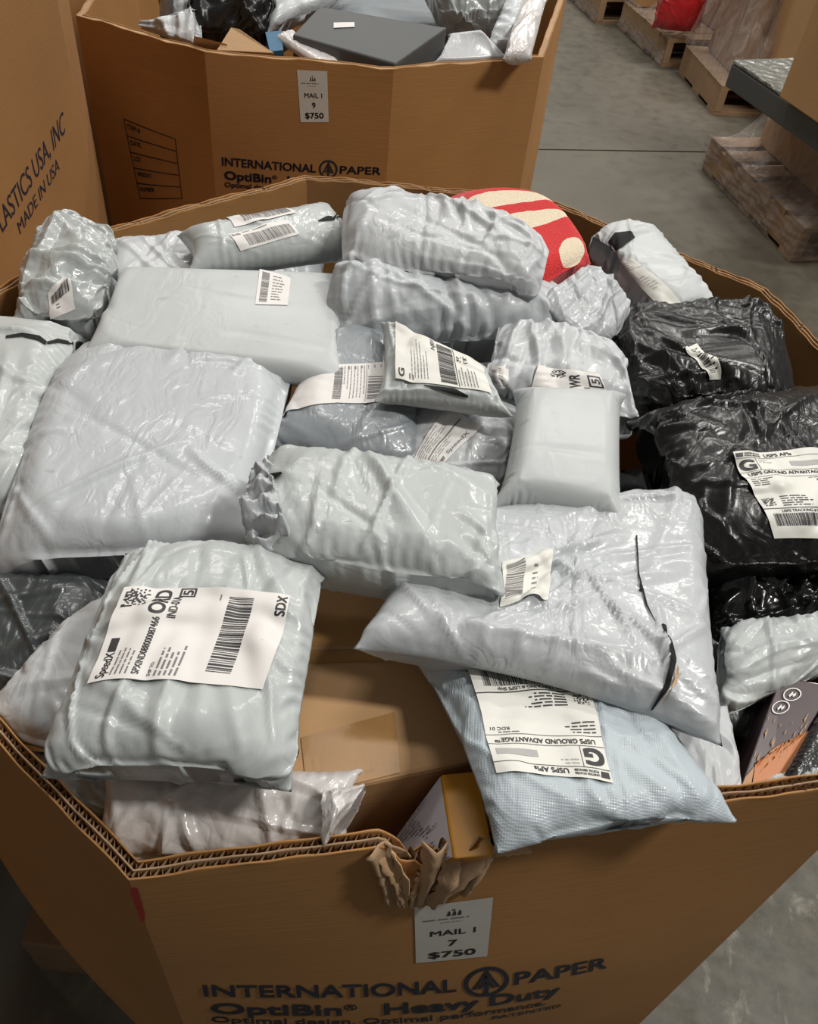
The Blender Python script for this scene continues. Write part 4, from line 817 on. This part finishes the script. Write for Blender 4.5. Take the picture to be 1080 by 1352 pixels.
put_label('pouchG', [(806, 346), (836, 338), (903, 402), (882, 414)], [(P, 'ink2'), (Gy, 'ink3')], mat='paper2')
P = Print(); P.bars(20, 10, 60, 90, 6, 18, True); P.lines(66, 10, 22, 8, 10, 5, 3)
put_label('black1', [(903, 460), (920, 454), (955, 494), (938, 499)], [(P, 'ink')], 100, 100, mat='paper2', name='barcode_sticker')
P = Print(); P.bars(8, 12, 45, 92, 3, 30, True); P.lines(62, 30, 14, 6, 10, 5, 3)
put_label('mail9', [(664, 742), (730, 724), (724, 792), (660, 800)], [(P, 'ink2')], 100, 100, mat='paper2')
# ------------------------------------------------------------------ flap openings and seams
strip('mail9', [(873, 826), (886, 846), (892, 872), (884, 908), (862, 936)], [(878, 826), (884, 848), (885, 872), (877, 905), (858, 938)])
strip('mail9', [(892, 876), (894, 892), (880, 922), (862, 942)], [(888, 900), (884, 912), (874, 928), (860, 944)], 'kraft', 'adhesive_edge', .003)
strip('mail9', [(839, 708), (842, 760), (852, 800), (865, 822)], [(841, 708), (844, 760), (855, 800), (866, 822)], name='glue_line')
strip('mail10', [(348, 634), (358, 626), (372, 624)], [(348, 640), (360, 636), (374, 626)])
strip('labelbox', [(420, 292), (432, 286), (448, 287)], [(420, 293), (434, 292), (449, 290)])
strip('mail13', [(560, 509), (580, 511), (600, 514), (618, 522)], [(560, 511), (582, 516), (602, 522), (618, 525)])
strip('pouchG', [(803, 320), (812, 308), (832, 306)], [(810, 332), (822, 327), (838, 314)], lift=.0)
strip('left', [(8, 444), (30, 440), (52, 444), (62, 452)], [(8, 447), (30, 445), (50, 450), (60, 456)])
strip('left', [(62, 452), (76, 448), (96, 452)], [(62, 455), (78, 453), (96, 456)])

# ------------------------------------------------------------------ wrapped pallets along the right
def frame(a, b):
    u = (b-a); ln = np.linalg.norm(u[:2]); u = u/np.linalg.norm(u); v = np.array([-u[1], u[0], 0]); v = -v if v[0] < 0 else v; return u, v, ln
def pallet_at(far, near, Ly, label, boards=6):
    u, v, ln = frame(far, near); c = (far+near)/2+v*Ly/2; r = pallet((c[0], c[1]), math.atan2(u[1], u[0]), ln, Ly, label, boards=boards, group='pallets of wrapped goods'); return r, u, v, c
def carton(name, o, u, v, a, b, z0, z1, mat, label, flaps=True, cat='carton', group='cartons on the pallets', tilt=0):
    bt = [o, o+u*a, o+u*a+v*b, o+v*b]; bt = [np.array([p[0], p[1], z0]) for p in bt]; tp = [np.array([p[0], p[1], z1])+v*tilt for p in bt]
    r = thing(name, (bt[0]+bt[2])/2, label, cat, group); hexa('box_body', bt, tp, mat, r, .006)
    if flaps:
        m0, m1 = (tp[0]+tp[3])/2, (tp[1]+tp[2])/2; k = np.array([0, 0, .0015]); mesh('packing_tape', [m0-v*.025+k, m1-v*.025+k, m1+v*.025+k, m0+v*.025+k], [(0, 1, 2, 3)], 'tape', r)
        q = bt[1]*.5+bt[2]*.5; q2 = tp[1]*.5+tp[2]*.5; kk = u*.002; mesh('packing_tape', [q-v*.025+kk, q+v*.025+kk, q2+v*.025+kk, q2-v*.025+kk], [(0, 1, 2, 3)], 'tape', r)
    return r
def wrap(pts0, pts1, label, seed, z0=.0, sag=.04, n=90, m=26, parent=None, torn=0.):
    """film sheet between a lower and an upper polyline"""
    def rs(P): P = np.array(P, float); d = np.r_[0, np.cumsum(np.linalg.norm(np.diff(P, axis=0), axis=1))]; t = np.linspace(0, d[-1], n); return np.stack([np.interp(t, d, P[:, i]) for i in range(3)], -1)
    a, b = rs(pts0), rs(pts1); r = np.random.RandomState(seed); V = []; ph = r.uniform(0, 6, 8); t = np.linspace(0, 1, n)
    for i in range(m):
        q = i/(m-1); p = a*(1-q)+b*q; c = (a+b).mean(0)/2; p = p-np.array([0, 0, 1])*sag*math.sin(math.pi*q)
        wv = .006*np.sin(t*60+ph[0]+q*5)+.005*np.sin(t*97+ph[1]-q*8)+.004*np.sin(q*30+t*21+ph[2]); V.append(p+np.array([.6, -.6, .5])*wv[:, None]*(.3+math.sin(math.pi*q)))
    V = np.array(V); idx = np.arange(m*n).reshape(m, n); f = np.stack([idx[:-1, :-1], idx[1:, :-1], idx[1:, 1:], idx[:-1, 1:]], -1)
    keep = np.ones(f.shape[:2], bool)
    if torn:
        fy, fx = np.meshgrid(np.linspace(0, 1, m-1), np.linspace(0, 1, n-1), indexing='ij')
        keep = (np.sin(fx*23+ph[3])+np.sin(fx*41+fy*9+ph[4])+.8*np.sin(fy*14+fx*7+ph[5])) < 2.8-2.1*torn
    f = f[keep].reshape(-1, 4); V = V.reshape(-1, 3); us = np.zeros(len(V), bool); us[f.ravel()] = True; mp = np.cumsum(us)-1
    o = mesh('stretch_wrap', V[us], mp[f], 'wrap', parent, smooth=True); 
    if parent is None: tag(o, label, 'plastic wrap', 'stretch wrap on the pallets')
    return o
up = np.array([0, 0, 1.])
# nearest pallet
A0, A1 = at(926, 222, 0), at(1043, 346, 0); r, u, v, c = pallet_at(A0, A1, 1.1, 'wooden pallet nearest the camera at the right, torn film over its side')
def onp(a, b, z): return A0+u*a+v*b+up*z
ln = np.linalg.norm(A1-A0)
def ground_to(far, u, v, x, y, z):                  # solve pallet coordinates of a pixel at height z
    p = at(x, y, z)-far; return p.dot(u), p.dot(v)
a1, b1 = ground_to(A0, u, v, 1001, 189, .145)
a2_, b2_ = ground_to(A0, u, v, 1078, 262, .145)
carton('brown_carton', onp(a1, b1, 0), u, v, .75, .6, .146, .412, 'carton', 'lower brown carton on the nearest pallet, under the dark grey slab')
f0, f1, b0 = at(966, 84, .50), at(1100, 176, .50), at(1047, 80, .50); us = (f1-f0)/np.linalg.norm(f1-f0); vs = np.array([-us[1], us[0], 0]); vs = vs if vs[0] > 0 else -vs
sl = thing('grey_slab', f0-up*.08, 'long dark grey box topped with bubble wrap sticking out between two cartons', 'box')
dv = abs((b0-f0).dot(vs)); tp = [f0, f0+us*.95, f0+us*.95+vs*dv, f0+vs*dv]; bt = [p-up*.085 for p in tp]; hexa('box_body', bt, tp, 'matte', sl, .006)
hexa('bubble_wrap', [p+up*.001 for p in tp], [p+up*.016 for p in tp], 'bubble', sl, .006)
c0 = at(1028, 128, .518); carton('brown_carton', c0, us, vs, .6, .5, .518, 1.05, 'carton', 'upper brown carton on the nearest pallet, resting on the dark grey slab')
wrap([onp(-.01, -.01, .15), onp(ln+.01, -.01, .15), onp(ln+.02, .9, .15)], [onp(a1+.05, b1+.05, .50), onp(a1+.72, b1+.02, .62), onp(a1+.75, .9, .62)], 'film stretched from the nearest pallet up around its cartons', 3, sag=.12)
wrap([onp(-.012, -.012, .01), onp(ln+.012, -.012, .01), onp(ln+.02, .9, .01)], [onp(-.012, -.012, .152), onp(ln+.012, -.012, .152), onp(ln+.02, .9, .152)], 'torn film hanging over the edge of the nearest pallet', 5, sag=0, torn=.55)
wrap([onp(a1+.02, b1-.01, .36), onp(a1+.76, b1-.01, .36)], [onp(a1+.05, b1+.09, 1.02), onp(a1+.73, b1+.09, 1.02)], 'film drawn tight over the upper carton of the nearest pallet', 8, sag=0)
# second pallet
B1 = at(941, 152, 0); B0 = at(895, 96, 0); r, u, v, c = pallet_at(B0, B1, .8, 'wooden pallet behind the nearest one, film draped over its edge')
ln = np.linalg.norm(B1-B0)
def onp2(a, b, z): return B0+u*a+v*b+up*z
a1, b1 = ground_to(B0, u, v, 976, 88, .145)
carton('brown_carton', onp2(.12, b1+.02, 0), u, v, .75, .6, .146, .95, 'carton', 'large brown carton on the second pallet behind the dark grey slab')
carton('mauve_carton', onp2(.06, .10, 0), u, v, .38, max(.1, b1-.12), .146, .9, 'card2', 'dull brown carton under cloudy film next to the red bag')
wrap([onp2(-.01, -.01, .15), onp2(ln+.01, -.01, .15), onp2(ln+.02, .9, .15)], [onp2(.05, .12, 1.0), onp2(a1+.08, b1-.03, 1.0), onp2(a1+.08, b1+.7, 1.0)], 'cloudy film draped from the second carton stack down to its pallet edge', 11, sag=.08)
# third pallet with the red bag
C1 = at(873, 88, 0); C0 = at(816, 36, 0); r, u, v, c = pallet_at(C0, C1, .72, 'wooden pallet carrying the red bag')
ln = np.linalg.norm(C1-C0)
def onp3(a, b, z): return C0+u*a+v*b+up*z
wrap([onp3(-.01, -.01, .01), onp3(ln+.01, -.01, .01)], [onp3(.02, .02, .17), onp3(ln-.02, .02, .17)], 'film along the side of the pallet with the red bag', 21, sag=0)
wrap([onp3(-.01, -.01, .15), onp3(ln+.01, -.01, .15)], [onp3(.1, .3, .4), onp3(ln-.1, .3, .4)], 'film rising from the pallet edge to the red bag', 22, sag=.1)
a1, b1 = ground_to(C0, u, v, 885, 44, .15)
carton('brown_carton', onp3(.1, b1+.3, 0), u, v, .6, .3, .146, 1.0, 'card2', 'dull brown carton behind the red bag')
D1 = at(787, 32, 0); D0 = at(740, -12, 0); r, u, v, c = pallet_at(D0, D1, .7, 'farthest wooden pallet at the top edge of the frame')
wrap([D0-v*.01+up*.01, D1-v*.01+up*.01], [D0+v*.02+up*.17, D1+v*.02+up*.17], 'film along the side of the farthest pallet', 31, sag=0)
carton('brown_carton', D0+v*.15+u*.1, u, v, .7, .4, .146, .6, 'carton', 'brown carton on the farthest pallet')

for o in bpy.data.objects:
    if '_o' in o: del o['_o']
